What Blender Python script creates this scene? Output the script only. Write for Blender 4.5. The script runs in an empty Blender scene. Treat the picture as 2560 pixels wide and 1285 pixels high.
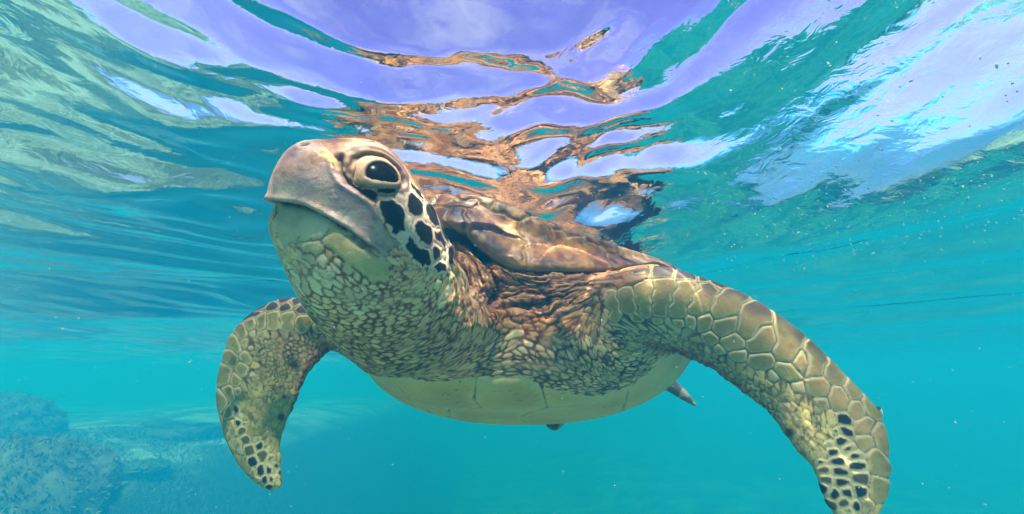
import bpy, bmesh, math, random
import numpy as np
from mathutils import Vector, Matrix
from mathutils.bvhtree import BVHTree
from mathutils.kdtree import KDTree

WITH_WATER = True
rng = np.random.default_rng(7)
random.seed(7)
scn = bpy.context.scene
COL = scn.collection

# ------------------------------------------------------------------ camera
F = 982.0                       # focal length in pixels of a 2560 wide frame
PITCH = math.radians(17.0)
CAM = np.array([0.0, 0.0, 1.30])
cam_d = bpy.data.cameras.new('camera')
cam_d.sensor_width = 36.0
cam_d.lens = 36.0 * F / 2560.0
cam_d.clip_start = 0.02
cam_d.clip_end = 2000.0
cam = bpy.data.objects.new('camera', cam_d)
COL.objects.link(cam)
cam.location = CAM
cam.rotation_euler = (math.pi / 2 + PITCH, 0, 0)
scn.camera = cam
RIGHT = np.array([1.0, 0, 0])
FWD = np.array([0, math.cos(PITCH), math.sin(PITCH)])
UP = np.array([0, -math.sin(PITCH), math.cos(PITCH)])


def W(px, py, d):
    """point of the place at viewing distance d behind pixel (px, py)"""
    return CAM + FWD * d + RIGHT * ((px - 1280.0) / F * d) - UP * ((py - 642.5) / F * d)


def to_px(P):
    q = P - CAM
    d = q @ FWD
    return 1280 + (q @ RIGHT) / d * F, 642.5 - (q @ UP) / d * F, d


# ------------------------------------------------------------------ sky, sun, exposure
SUN_DIR = np.array([.08, -.52, .85]); SUN_DIR = SUN_DIR / np.linalg.norm(SUN_DIR)
world = bpy.data.worlds.new('World'); scn.world = world; world.use_nodes = True
wt_ = world.node_tree
bg = wt_.nodes['Background']
sky = wt_.nodes.new('ShaderNodeTexSky'); sky.sky_type = 'NISHITA'; sky.sun_disc = False
sky.sun_elevation = math.asin(SUN_DIR[2]); sky.sun_rotation = math.atan2(SUN_DIR[0], SUN_DIR[1])
sky.air_density = 1.0; sky.dust_density = .6; sky.ozone_density = 3.0
tint = wt_.nodes.new('ShaderNodeMix'); tint.data_type = 'RGBA'; tint.blend_type = 'MULTIPLY'; tint.inputs[0].default_value = 1
tint.inputs[7].default_value = (.80, .42, .90, 1)
wt_.links.new(sky.outputs[0], tint.inputs[6]); wtc = wt_.nodes.new('ShaderNodeTexCoord'); wmp = wt_.nodes.new('ShaderNodeMapping'); wmp.inputs['Scale'].default_value = (1.6, .7, 1.6)
wnz = wt_.nodes.new('ShaderNodeTexNoise'); wnz.inputs['Scale'].default_value = 2.6; wnz.inputs['Detail'].default_value = 7; wnz.inputs['Roughness'].default_value = .6; wnz.inputs['Distortion'].default_value = .5
wrp = wt_.nodes.new('ShaderNodeMapRange'); wrp.inputs[1].default_value = .46; wrp.inputs[2].default_value = .74; wrp.inputs[3].default_value = 0; wrp.inputs[4].default_value = .8
cl = wt_.nodes.new('ShaderNodeMix'); cl.data_type = 'RGBA'; cl.inputs[7].default_value = (2.5, 2.5, 3.1, 1)      # thin white cloud
wt_.links.new(wtc.outputs['Generated'], wmp.inputs['Vector']); wt_.links.new(wmp.outputs[0], wnz.inputs['Vector']); wt_.links.new(wnz.outputs['Fac'], wrp.inputs[0])
wt_.links.new(wrp.outputs[0], cl.inputs[0]); wt_.links.new(tint.outputs[2], cl.inputs[6]); wt_.links.new(cl.outputs[2], bg.inputs['Color'])
bg.inputs['Strength'].default_value = .08
sun_d = bpy.data.lights.new('sun', 'SUN'); sun_d.energy = 5.0; sun_d.angle = math.radians(.53); sun_d.color = (1, .93, .82)
sun = bpy.data.objects.new('sun', sun_d); COL.objects.link(sun)
sun.rotation_euler = Vector(SUN_DIR).to_track_quat('Z', 'Y').to_euler()
sun.location = (0, 0, 6)
scn.view_settings.view_transform = 'Standard'; scn.view_settings.look = 'None'
scn.view_settings.exposure = 2.1; scn.view_settings.gamma = 1.0
cy = scn.cycles
cy.use_denoising = True
cy.use_adaptive_sampling = True; cy.adaptive_threshold = .035
cy.max_bounces = 7; cy.diffuse_bounces = 2; cy.glossy_bounces = 3; cy.transmission_bounces = 4; cy.volume_bounces = 1; cy.transparent_max_bounces = 8
cy.caustics_reflective = False; cy.caustics_refractive = True
cy.sample_clamp_indirect = 6.0


# ------------------------------------------------------------------ helpers
def catmull(tab, n):
    """smooth interpolation of a table of station rows, n samples"""
    T = np.array(tab, float)
    m = len(T)
    t = np.linspace(0, m - 1, n)
    i = np.clip(t.astype(int), 0, m - 2)
    u = (t - i)[:, None]
    p0 = T[np.clip(i - 1, 0, m - 1)]
    p1 = T[i]
    p2 = T[i + 1]
    p3 = T[np.clip(i + 2, 0, m - 1)]
    return 0.5 * (2 * p1 + (p2 - p0) * u + (2 * p0 - 5 * p1 + 4 * p2 - p3) * u ** 2
                  + (3 * p1 - p0 - 3 * p2 + p3) * u ** 3)


def mesh_np(name, V, faces, smooth=True):
    me = bpy.data.meshes.new(name)
    V = np.asarray(V, np.float32)
    if isinstance(faces, np.ndarray):
        k = faces.shape[1]
        me.vertices.add(len(V))
        me.vertices.foreach_set('co', V.ravel())
        me.loops.add(faces.size)
        me.loops.foreach_set('vertex_index', faces.ravel().astype(np.int32))
        me.polygons.add(len(faces))
        me.polygons.foreach_set('loop_start', np.arange(0, faces.size, k, dtype=np.int32))
        me.update(calc_edges=True)
        me.validate()
    else:
        me.from_pydata([tuple(v) for v in V], [], [tuple(f) for f in faces])
    if smooth:
        me.polygons.foreach_set('use_smooth', np.ones(len(me.polygons), bool))
    return me


def link(name, me, mat=None, parent=None):
    o = bpy.data.objects.new(name, me)
    COL.objects.link(o)
    if mat:
        me.materials.append(mat)
    if parent is not None:
        o.parent = parent
    return o


def tag(o, label=None, cat=None, group=None, kind=None):
    if label: o['label'] = label
    if cat: o['category'] = cat
    if group: o['group'] = group
    if kind: o['kind'] = kind
    return o


def loft(rows, n, seg, airfoil=0.0, lateral=None, flat_top=False):
    """rows: Ax Ay Ad Bx By Bd thick power -> closed tube whose two edges run through A and B"""
    R = catmull(rows, n)
    A = np.array([W(r[0], r[1], r[2]) for r in R])
    B = np.array([W(r[3], r[4], r[5]) for r in R])
    C = (A + B) / 2
    ax = np.gradient(C, axis=0)
    ax /= np.linalg.norm(ax, axis=1)[:, None]
    D = (A - B) / 2
    N = np.cross(ax, D)
    N /= np.linalg.norm(N, axis=1)[:, None]
    flip = np.sign(-(N * (C - CAM)).sum(1))
    N *= flip[:, None]
    if lateral is not None:
        L = RIGHT * lateral[0] + FWD * lateral[1] + UP * lateral[2]
        N = L - D * ((D @ L) / (D * D).sum(1))[:, None]
        N /= np.linalg.norm(N, axis=1)[:, None]
    th = np.linspace(0, 2 * math.pi, seg, endpoint=False)
    c, s = np.cos(th), np.sin(th)
    pw = 2.0 / np.clip(R[:, 7], 1.2, 6)[:, None]
    cc = np.sign(c) * np.abs(c) ** pw
    ss = np.sign(s) * np.abs(s) ** pw
    tk = R[:, 6][:, None] * (1 + airfoil * c[None])
    P = C[:, None] + cc[..., None] * D[:, None] + (ss * tk)[..., None] * N[:, None]
    if flat_top:
        k = 1 - (.14 + .50 * np.clip((c + .1) / .6, 0, 1)[None]) * np.clip((R[:, 2] - .66) / .16, 0, 1)[:, None]
        h = (P - C[:, None]) @ UP
        P = P + (np.where(h > 0, h * k - h, 0))[..., None] * UP
    V = P.reshape(-1, 3)
    f = []
    for i in range(n - 1):
        for j in range(seg):
            k = (j + 1) % seg
            f.append((i * seg + j, i * seg + k, (i + 1) * seg + k, (i + 1) * seg + j))
    f.append(tuple(range(seg))[::-1])
    f.append(tuple((n - 1) * seg + j for j in range(seg)))
    return V, f, P


# ------------------------------------------------------------------ turtle: base forms
HEAD = [  # A = crown and nape side, B = beak tip, chin and throat side
    (676, 488, .402, 674, 512, .402, .010, 2.0),
    (686, 452, .404, 669, 540, .404, .030, 2.1),
    (703, 413, .407, 672, 566, .407, .043, 2.2),
    (727, 373, .411, 682, 595, .412, .052, 2.3),
    (768, 352, .416, 698, 628, .418, .058, 2.4),
    (828, 350, .424, 714, 662, .426, .063, 2.4),
    (890, 346, .433, 733, 700, .434, .068, 2.4),
    (950, 356, .443, 753, 740, .444, .072, 2.4),
    (1003, 398, .455, 778, 782, .456, .076, 2.3),
    (1045, 458, .470, 810, 822, .470, .078, 2.2),
    (1090, 530, .490, 850, 860, .490, .078, 2.1),
    (1128, 620, .518, 884, 890, .515, .076, 2.1),
    (1168, 700, .552, 920, 918, .545, .078, 2.1),
    (1220, 740, .60, 985, 925, .59, .085, 2.0),
    (1290, 750, .67, 1060, 920, .66, .09, 2.0),
    (1330, 760, .76, 1130, 900, .76, .09, 2.0),
]
TORSO = [  # A = its left end, B = its right end (in the picture right / left)
    (1330, 845, .600, 1180, 845, .600, .030, 2.0),
    (1440, 838, .612, 1060, 850, .612, .058, 2.2),
    (1540, 830, .635, 985, 855, .632, .083, 2.3),
    (1630, 825, .668, 935, 850, .662, .108, 2.3),
    (1690, 820, .705, 905, 840, .700, .135, 2.3),
    (1720, 808, .76, 890, 822, .76, .172, 2.3),
    (1735, 800, .83, 890, 810, .83, .202, 2.3),
    (1725, 806, .93, 900, 814, .93, .198, 2.3),
    (1680, 824, 1.06, 925, 830, 1.06, .180, 2.2),
    (1610, 838, 1.20, 970, 843, 1.20, .150, 2.2),
    (1540, 850, 1.36, 1030, 854, 1.36, .115, 2.1),
    (1440, 858, 1.50, 1110, 862, 1.50, .065, 2.0),
]
RFLIP = [  # A = leading edge, B = trailing edge
    (1400, 760, .74, 1400, 900, .74, .050, 2.0),
    (1470, 715, .705, 1480, 880, .700, .056, 2.0),
    (1545, 672, .675, 1570, 872, .665, .055, 2.0),
    (1640, 662, .650, 1640, 868, .640, .047, 2.0),
    (1745, 690, .628, 1705, 892, .618, .040, 2.0),
    (1855, 732, .606, 1780, 925, .596, .035, 2.0),
    (1950, 790, .586, 1856, 985, .576, .032, 2.0),
    (2030, 855, .567, 1920, 1035, .557, .029, 2.0),
    (2100, 925, .550, 1955, 1085, .540, .026, 2.0),
    (2165, 993, .534, 1990, 1130, .525, .024, 2.0),
    (2202, 1040, .522, 2025, 1170, .512, .022, 2.0),
    (2218, 1110, .508, 2043, 1222, .500, .019, 2.0),
    (2224, 1185, .496, 2068, 1275, .490, .016, 2.0),
    (2210, 1255, .486, 2100, 1320, .482, .013, 2.0),
    (2180, 1315, .478, 2125, 1345, .476, .010, 2.0),
    (2158, 1345, .474, 2140, 1352, .474, .006, 2.0),
]
LFLIP = [
    (985, 850, .80, 1010, 960, .79, .045, 2.0),
    (905, 838, .765, 935, 940, .755, .043, 2.0),
    (845, 806, .735, 868, 893, .730, .040, 2.0),
    (795, 764, .712, 830, 872, .708, .040, 2.0),
    (715, 746, .696, 816, 884, .690, .038, 2.0),
    (640, 778, .682, 800, 903, .676, .034, 2.0),
    (585, 830, .670, 775, 932, .662, .031, 2.0),
    (557, 905, .660, 754, 968, .652, .028, 2.0),
    (545, 985, .650, 736, 1012, .643, .025, 2.0),
    (556, 1055, .641, 716, 1060, .635, .022, 2.0),
    (576, 1115, .633, 703, 1110, .627, .019, 2.0),
    (606, 1168, .625, 704, 1152, .620, .016, 2.0),
    (645, 1210, .618, 708, 1190, .615, .012, 2.0),
    (683, 1231, .613, 708, 1218, .612, .007, 2.0),
]
RHIND = [
    (1560, 800, 1.24, 1540, 900, 1.24, .05, 2.0),
    (1640, 880, 1.22, 1600, 950, 1.22, .035, 2.0),
    (1690, 950, 1.20, 1662, 975, 1.20, .022, 2.0),
    (1715, 975, 1.19, 1700, 998, 1.19, .015, 2.0),
    (1735, 1000, 1.18, 1728, 1013, 1.18, .010, 2.0),
    (1748, 1018, 1.17, 1745, 1021, 1.17, .005, 2.0),
]
LHIND = [
    (1420, 850, 1.22, 1340, 850, 1.22, .05, 2.0),
    (1425, 965, 1.16, 1340, 975, 1.16, .035, 2.0),
    (1418, 1035, 1.10, 1352, 1040, 1.10, .022, 2.0),
    (1410, 1060, 1.07, 1364, 1064, 1.07, .014, 2.0),
    (1397, 1070, 1.05, 1376, 1074, 1.05, .007, 2.0),
]
COLLAR = [  # roll of skin under the shell's front rim
    (1120, 600, .690, 1150, 700, .640, .020, 2.0),
    (1175, 618, .678, 1195, 725, .640, .024, 2.0),
    (1235, 652, .668, 1250, 755, .632, .026, 2.0),
    (1320, 676, .664, 1325, 775, .628, .026, 2.0),
    (1420, 682, .668, 1420, 775, .632, .026, 2.0),
    (1510, 684, .680, 1500, 770, .645, .026, 2.0),
    (1580, 690, .700, 1560, 765, .670, .022, 2.0),
]
PARTS = [('head', HEAD, 90, 48, 0.0), ('torso', TORSO, 70, 72, 0.0), ('rflip', RFLIP, 90, 40, 0.3),
         ('lflip', LFLIP, 80, 40, 0.3), ('rhind', RHIND, 30, 20, 0.1), ('lhind', LHIND, 30, 20, 0.1), ('collar', COLLAR, 40, 24, 0.0)]
allV, allF, lab, base = [], [], [], 0
tube = {}
for pi, (nm, rows, n, seg, af) in enumerate(PARTS):
    V, f, P = loft(rows, n, seg, af, (.42, -.90, .05) if nm == 'head' else None, nm == 'torso')
    tube[nm] = P
    allV.append(V)
    allF += [tuple(i + base for i in q) for q in f]
    lab += [pi] * len(V)
    base += len(V)
allV = np.concatenate(allV)
lab = np.array(lab)
tmp = bpy.data.objects.new('tmp', mesh_np('tmp', allV, allF))
COL.objects.link(tmp)
bm = bmesh.new(); bm.from_mesh(tmp.data); bmesh.ops.recalc_face_normals(bm, faces=bm.faces); bm.to_mesh(tmp.data); bm.free()
m = tmp.modifiers.new('r', 'REMESH'); m.mode = 'VOXEL'; m.voxel_size = 0.0068
dg = bpy.context.evaluated_depsgraph_get()
cm = bpy.data.meshes.new_from_object(tmp.evaluated_get(dg))
tmp.modifiers.clear()
print('coarse', len(cm.vertices), len(cm.polygons))


def co_of(me):
    a = np.empty(len(me.vertices) * 3, np.float32); me.vertices.foreach_get('co', a); return a.reshape(-1, 3).astype(float)


def no_of(me):
    a = np.empty(len(me.vertices) * 3, np.float32); me.vertex_normals.foreach_get('vector', a); return a.reshape(-1, 3).astype(float)


def edges_of(me):
    a = np.empty(len(me.edges) * 2, np.int32); me.edges.foreach_get('vertices', a); return a.reshape(-1, 2)


def laplace(V, E, mask, it, k=0.5):
    n = len(V)
    deg = np.bincount(E.ravel(), minlength=n)[:, None]
    for _ in range(it):
        acc = np.stack([np.bincount(E[:, 0], V[E[:, 1], c], n) + np.bincount(E[:, 1], V[E[:, 0], c], n) for c in range(V.shape[1])], 1)
        V = V + (acc / np.maximum(deg, 1) - V) * (k * mask)
    return V


V = co_of(cm)
E = edges_of(cm)
# distance to every base form -> blend where two of them meet
kds = []
for pi in range(len(PARTS)):
    idx = np.where(lab == pi)[0]
    kd = KDTree(len(idx))
    for j in idx:
        kd.insert(allV[j], int(j))
    kd.balance()
    kds.append(kd)
DIST = np.empty((len(V), len(PARTS)))
for pi, kd in enumerate(kds):
    DIST[:, pi] = [kd.find(v)[2] for v in V]
srt = np.sort(DIST, 1)
seam = np.clip(1.15 - srt[:, 1] / 0.055, 0, 1)[:, None]
V = laplace(V, E, seam, 28)
V = laplace(V, E, np.ones((len(V), 1)), 3)
wpart = np.exp(-(DIST - srt[:, :1]) / 0.012)
wpart /= wpart.sum(1)[:, None]
bpy.data.objects.remove(tmp)
# ------------------------------------------------------------------ turtle: skin
def subdivide(V, Q, A, parent):
    """one linear quad split of vertices V, quads Q, vertex data A; keeps track of a coarse parent"""
    e = np.concatenate([Q[:, [0, 1]], Q[:, [1, 2]], Q[:, [2, 3]], Q[:, [3, 0]]])
    e.sort(axis=1)
    key = e[:, 0].astype(np.int64) * len(V) + e[:, 1]
    uk, inv = np.unique(key, return_inverse=True)
    ue = np.stack([uk // len(V), uk % len(V)], 1)
    nV, nE, nQ = len(V), len(ue), len(Q)
    em = nV + inv.reshape(4, -1).T
    fc = nV + nE + np.arange(nQ)
    def ext(X):
        return np.concatenate([X, (X[ue[:, 0]] + X[ue[:, 1]]) / 2, X[Q].mean(1)])
    q = [np.stack([Q[:, k], em[:, k], fc, em[:, k - 1]], 1) for k in range(4)]
    return ext(V), np.concatenate(q), ext(A), np.concatenate([parent, parent[ue[:, 0]], parent[Q[:, 0]]])


def quad_edges(Q, n):
    e = np.concatenate([Q[:, [0, 1]], Q[:, [1, 2]], Q[:, [2, 3]], Q[:, [3, 0]]])
    e.sort(axis=1)
    k = np.unique(e[:, 0].astype(np.int64) * n + e[:, 1])
    return np.stack([k // n, k % n], 1)


def normals(V, Q):
    n = np.cross(V[Q[:, 2]] - V[Q[:, 0]], V[Q[:, 3]] - V[Q[:, 1]])
    out = np.stack([sum(np.bincount(Q[:, k], n[:, c], len(V)) for k in range(4)) for c in range(3)], 1)
    return out / np.maximum(np.linalg.norm(out, axis=1)[:, None], 1e-12)


def smooth01(x, a, b):
    t = np.clip((x - a) / (b - a), 0, 1)
    return t * t * (3 - 2 * t)


def lin(r, g, b):
    c = np.array([r, g, b], float) / 255
    return np.where(c <= .04045, c / 12.92, ((c + .055) / 1.055) ** 2.4)


def vnoise(P, scale, seed=0):
    """smooth value noise in 3-D, -1..1"""
    Q = P / scale + seed * 17.31
    i = np.floor(Q).astype(np.int64)
    f = Q - i
    f = f * f * (3 - 2 * f)
    def h(x, y, z):
        n = (x * 73856093) ^ (y * 19349663) ^ (z * 83492791) ^ (seed * 2654435761)
        n = (n ^ (n >> 13)) * 1274126177
        return ((n ^ (n >> 16)) & 0xffff) / 32767.5 - 1
    r = 0
    for dx in (0, 1):
        for dy in (0, 1):
            for dz in (0, 1):
                w = (f[:, 0] if dx else 1 - f[:, 0]) * (f[:, 1] if dy else 1 - f[:, 1]) * (f[:, 2] if dz else 1 - f[:, 2])
                r = r + w * h(i[:, 0] + dx, i[:, 1] + dy, i[:, 2] + dz)
    return r


def in_poly(x, y, poly):
    x = np.asarray(x, float); y = np.asarray(y, float)
    ins = np.zeros(x.shape, bool)
    n = len(poly)
    for i in range(n):
        x1, y1 = poly[i]; x2, y2 = poly[(i + 1) % n]
        if y1 == y2: continue
        c = ((y1 > y) != (y2 > y)) & (x < (x2 - x1) * (y - y1) / (y2 - y1) + x1)
        ins ^= c
    return ins


def poly_dist(x, y, line):
    """distance in pixels to a polyline and the side (+1 = below / right of its run)"""
    best = np.full(np.shape(x), 1e9); side = np.zeros(np.shape(x)); along = np.zeros(np.shape(x))
    L = 0
    for (x1, y1), (x2, y2) in zip(line[:-1], line[1:]):
        dx, dy = x2 - x1, y2 - y1
        t = np.clip(((x - x1) * dx + (y - y1) * dy) / (dx * dx + dy * dy), 0, 1)
        ddx, ddy = x - x1 - t * dx, y - y1 - t * dy
        d = np.hypot(ddx, ddy)
        m = d < best
        best = np.where(m, d, best)
        side = np.where(m, np.sign(dx * ddy - dy * ddx), side)
        along = np.where(m, L + t * math.hypot(dx, dy), along)
        L += math.hypot(dx, dy)
    return best, side, along


Q = np.empty(len(cm.polygons) * 4, np.int32)
cm.polygons.foreach_get('vertices', Q)
Q = Q.reshape(-1, 4).astype(np.int64)
# the far half of the trunk is closed off by the shell: it needs no skin
dep = to_px(V)[2]
drop = (wpart[:, 1] > .6) & (dep > 1.0)
Q = Q[~drop[Q].all(1)]
used = np.unique(Q)
remap = np.full(len(V), -1); remap[used] = np.arange(len(used))
V = V[used]; wpart = wpart[used]; Q = remap[Q]
Vc, Qc, Wc = V.copy(), Q.copy(), wpart.copy()
par = np.arange(len(V))
for lv in range(2):
    V, Q, wpart, par = subdivide(V, Q, wpart, par)
    V = laplace(V, quad_edges(Q, len(V)), 1.0, 2)
Nrm = normals(V, Q)
bvh = BVHTree.FromPolygons([tuple(v) for v in Vc], [tuple(q) for q in Qc])


def hit(px, py):
    d = W(px, py, 1.0) - CAM
    r = bvh.ray_cast(Vector(CAM), Vector(d).normalized())
    return None if r[0] is None else np.array(r[0])


def hits(pts):
    r = [hit(*p) for p in pts]
    return [p for p in r if p is not None]

Z1 = lambda x, y: (640 + x * .358, 320 + y * .358)       # coordinates read off enlarged views
Z2 = lambda x, y: (500 + x * .436, 700 + y * .436)
Z4 = lambda x, y: (1420 + x * .5176, 620 + y * .5176)
wh, wt, wr, wl = (wpart[:, k] for k in range(4))
wt = wt + wpart[:, 6]
whd = wpart[:, 4] + wpart[:, 5]

# ---- the eye: lids draped over a ball, folds above and below
EC = hit(958, 441)
ie = np.argmin(((V - EC) ** 2).sum(1))
EN = Nrm[ie] * .75 + np.array([.30, -.55, .25]) * .25
EN /= np.linalg.norm(EN)
EA = RIGHT * math.cos(math.radians(-14)) - UP * math.sin(math.radians(-14))
EA = EA - EN * (EA @ EN); EA /= np.linalg.norm(EA)
EB = np.cross(EN, EA)
if EB @ UP < 0: EB = -EB
ER = .0285
ECEN = EC + EN * .0040 - EN * ER
# the other eye, mirrored through the head's middle plane
LAT = RIGHT * .42 - FWD * .90 + UP * .05; LAT /= np.linalg.norm(LAT)
ring_c = tube['head'].mean(1)


def mirror(p):
    c = ring_c[np.argmin(((ring_c - p) ** 2).sum(1))]
    q = p - 2 * ((p - c) @ LAT) * LAT
    return V[np.argmin(((V - q) ** 2).sum(1))]


EC2 = mirror(EC)
refl = lambda v: v - 2 * (v @ LAT) * LAT
EN2, EA2, EB2 = refl(EN), refl(EA), refl(EB)
ECEN2 = EC2 + EN2 * .0040 - EN2 * ER
far = (((V - EC2) ** 2).sum(1) < ((V - EC) ** 2).sum(1))[:, None]
ENv = np.where(far, EN2, EN); ECv = np.where(far, EC2, EC)
rel = V - np.where(far, ECEN2, ECEN)
ea, eb, en = (rel * np.where(far, EA2, EA)).sum(1), (rel * np.where(far, EB2, EB)).sum(1), (rel * ENv).sum(1)
rho = np.sqrt((ea / .0182) ** 2 + (np.where(eb > 0, eb / .0162, eb / .0082)) ** 2)
near = (np.hypot(ea, eb) < .06) & (en > -.01) & (np.linalg.norm(V - ECv, axis=1) < .06)
up_side = smooth01(eb, -.003, .010)
fold = np.where(near, np.sin((rho - 1.25) * (15.0 - 3 * up_side) + vnoise(V, .006, 3) * 1.0 + ea * 60) * np.exp(-(rho - 1.45) ** 2 / .7), 0)
lid = .0008 + .0009 * np.exp(-((rho - 1.14) / .10) ** 2) + (.0007 + .0007 * up_side) * fold * smooth01(rho, 1.22, 1.45)
lid = np.where(rho < 1.02, lid - .006 * smooth01(1.02 - rho, 0, .10), lid)
lid = lid + .0045 * np.exp(-((rho - 1.75) / .5) ** 2) * up_side
rr_e = np.hypot(ea, eb)
zs = np.sqrt(np.maximum(ER ** 2 - rr_e ** 2, (.42 * ER) ** 2))
wgt = np.where(near, 1 - smooth01(rho, 1.30, 2.35 - .55 * (1 - up_side)), 0)
V = V + ENv * ((zs + lid - en) * wgt)[:, None]
V = V + ENv * np.where(near, (1 - wgt) * .0012 * fold * up_side, 0)[:, None]
Nrm = normals(V, Q)
PX, PY, DP = to_px(V)
front = (Nrm * (V - CAM)).sum(1) < 0
rho_eye = np.where(near, rho, 9.0)

# ---- jaws
MOUTH = [Z1(95, 512), Z1(125, 512), Z1(230, 522), Z1(330, 545), Z1(430, 590), Z1(530, 645), Z1(620, 695), Z1(700, 755), Z1(780, 815),
         Z1(860, 870), Z1(935, 917)]
md, ms, ma = poly_dist(PX, PY, MOUTH)
mm = md * DP / F                                              # metres
hm = wh * (PX < 990)
front_gap = 1 - smooth01(ma, 60, 130)
upper = ms < 0
endf = 1 - smooth01(ma, 250, 322)
disp = np.zeros(len(V))
disp += hm * np.where(upper, .0030 * np.exp(-(mm / .006) ** 2) * endf, -(.0026 + .0052 * front_gap) * endf * np.exp(-(mm / (.004 + .013 * front_gap)) ** 2))
disp -= hm * .0024 * np.exp(-(mm / .0011) ** 2) * (.3 + .7 * endf)
mouth_dark = hm * np.where(upper, np.exp(-(mm / .0007) ** 2), np.exp(-(mm / (.0012 + .0034 * front_gap * smooth01(ma, 5, 30))) ** 2)) * smooth01(318 - ma, 0, 60)
# ridge behind the beak and hollow before the eye
RIDGE = [Z1(470, 120), Z1(520, 190), Z1(545, 300), Z1(590, 385), Z1(680, 440), Z1(790, 510), Z1(830, 560), Z1(870, 640), Z1(920, 730), Z1(985, 820)]
rd, rs, ra = poly_dist(PX, PY, RIDGE)
rm = rd * DP / F
disp += wh * front * np.where(rs > 0, .0022 * np.exp(-(rm / .004) ** 2), -.0012 * np.exp(-(rm / .0025) ** 2)) * (ra < 330)
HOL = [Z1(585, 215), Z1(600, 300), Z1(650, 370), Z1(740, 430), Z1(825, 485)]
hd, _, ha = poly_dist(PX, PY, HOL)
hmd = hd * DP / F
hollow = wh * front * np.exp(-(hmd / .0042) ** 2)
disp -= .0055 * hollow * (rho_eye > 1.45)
# nostril
NP = hit(*Z1(338, 128))
NP2 = mirror(NP)
nd = np.minimum(np.linalg.norm(V - NP, axis=1), np.linalg.norm(V - NP2, axis=1))
disp -= .009 * np.exp(-(nd / .0036) ** 2) - .0022 * np.exp(-((nd - .0062) / .0022) ** 2)
nost = np.exp(-(nd / .0034) ** 4)
# broad swellings of the beak, the throat under the jaw and the cheek
for (x, y, r, h) in [(*Z1(330, 330), .030, .004), (*Z1(430, 190), .012, .003), (*Z1(700, 900), .022, .003), (*Z1(1130, 820), .03, .003),
                     (*Z1(560, 1100), .04, .005), (*Z1(840, 330), .02, .002)]:
    p = hit(x, y)
    if p is not None:
        disp += h * np.exp(-(np.linalg.norm(V - p, axis=1) / r) ** 2)
V = V + Nrm * disp[:, None]
V = laplace(V, quad_edges(Q, len(V)), (.6 * (rho_eye > 2.2))[:, None], 1)
Nrm = normals(V, Q)
PX, PY, DP = to_px(V)

# ---- folds of the shoulder and the root of the neck
Z5 = lambda x, y: (1050 + x * .2734, 460 + y * .2734)
FOLDS = [([(640, 840), (760, 880), (900, 930), (1050, 950), (1200, 920), (1350, 880), (1600, 860)], .0050, .0030),
         ([(600, 690), (740, 800), (900, 880), (1100, 905), (1300, 870), (1500, 840), (1680, 830)], .0055, .0032),
         ([(560, 600), (700, 700), (850, 790), (1000, 820), (1200, 800), (1400, 775), (1650, 775)], .0060, .0034),
         ([(680, 1030), (800, 1040), (950, 1015), (1100, 1000), (1250, 960), (1450, 930), (1560, 925)], .0060, .0034),
         ([(690, 1130), (850, 1140), (1000, 1135), (1100, 1110), (1200, 1040), (1350, 990), (1500, 960)], .0080, .0042),
         ([(440, 500), (560, 620), (640, 760), (668, 900), (670, 1060), (650, 1160)], .0130, .0075),
         ([(340, 590), (440, 640), (520, 760), (560, 900), (540, 1050), (560, 1250)], .0050, .0030),
         ([(430, 560), (540, 680), (600, 800), (620, 950), (600, 1080), (640, 1200)], .0060, .0034),
         ([(330, 700), (420, 800), (470, 950), (460, 1100), (430, 1250)], .0035, .0026),
         ([(300, 760), (360, 880), (380, 1000), (350, 1150)], .0028, .0024),
         ([(1100, 1150), (1250, 1060), (1400, 1010), (1500, 980)], .0050, .0032),
         ([(700, 960), (850, 985), (1000, 980), (1180, 950), (1400, 905)], .0040, .0026),
         ([(700, 770), (860, 845), (1050, 870), (1250, 845), (1450, 810)], .0035, .0024),
         ([(1150, 1230), (1280, 1140), (1400, 1060), (1490, 1000)], .0040, .0026)]
wob = vnoise(V, .02, 21) * 7 + vnoise(V, .008, 22) * 3
fdisp = np.zeros(len(V)); fmin = np.full(len(V), 1e9)
sel = np.where((wh + wt > .25) & (PX > 1080) & (PX < 1560) & (PY > 560) & (PY < 900) & (DP < .85))[0]
for line, dpt, wid in FOLDS:
    dd, _, al = poly_dist(PX[sel] + wob[sel], PY[sel] + wob[sel], [Z5(*p) for p in line])
    L = sum(math.dist(Z5(*p), Z5(*q)) for p, q in zip(line[:-1], line[1:]))
    m = dd * DP[sel] / F
    tap = smooth01(al, 0, L * .15) * smooth01(L - al, 0, L * .15) * .8 + .2
    fdisp[sel] = np.minimum(fdisp[sel], -dpt * tap * np.exp(-(m / wid) ** 1.6))
    fmin[sel] = np.minimum(fmin[sel], m)
bulge = np.where(fmin < .02, .0030 * smooth01(fmin, .001, .007), 0) * np.where(fmin < 1, 1 - smooth01(fmin, .008, .02), 0)
V = V + Nrm * (fdisp + bulge)[:, None]
V = laplace(V, quad_edges(Q, len(V)), (.5 * (fmin < .02))[:, None], 1)
Nrm = normals(V, Q)
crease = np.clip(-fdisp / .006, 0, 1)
PX, PY, DP = to_px(V)

# ---- scales.  One id per scale; a scale may be many seed points
seedP, seedI, seedD, seedA = [], [], [], []
sc_type, sc_c, sc_rim, sc_line, sc_rw, sc_lw, sc_h = [], [], [], [], [], [], []


def new_scale(c, rim, line, rw, lw, h, typ=0):
    sc_type.append(typ); sc_c.append(c); sc_rim.append(rim); sc_line.append(line); sc_rw.append(rw); sc_lw.append(lw); sc_h.append(h)
    return len(sc_type) - 1


def add_seed(p, i, d=(0, 0, 1), a=1.0):
    seedP.append(p); seedI.append(i); seedD.append(d); seedA.append(a)


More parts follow.
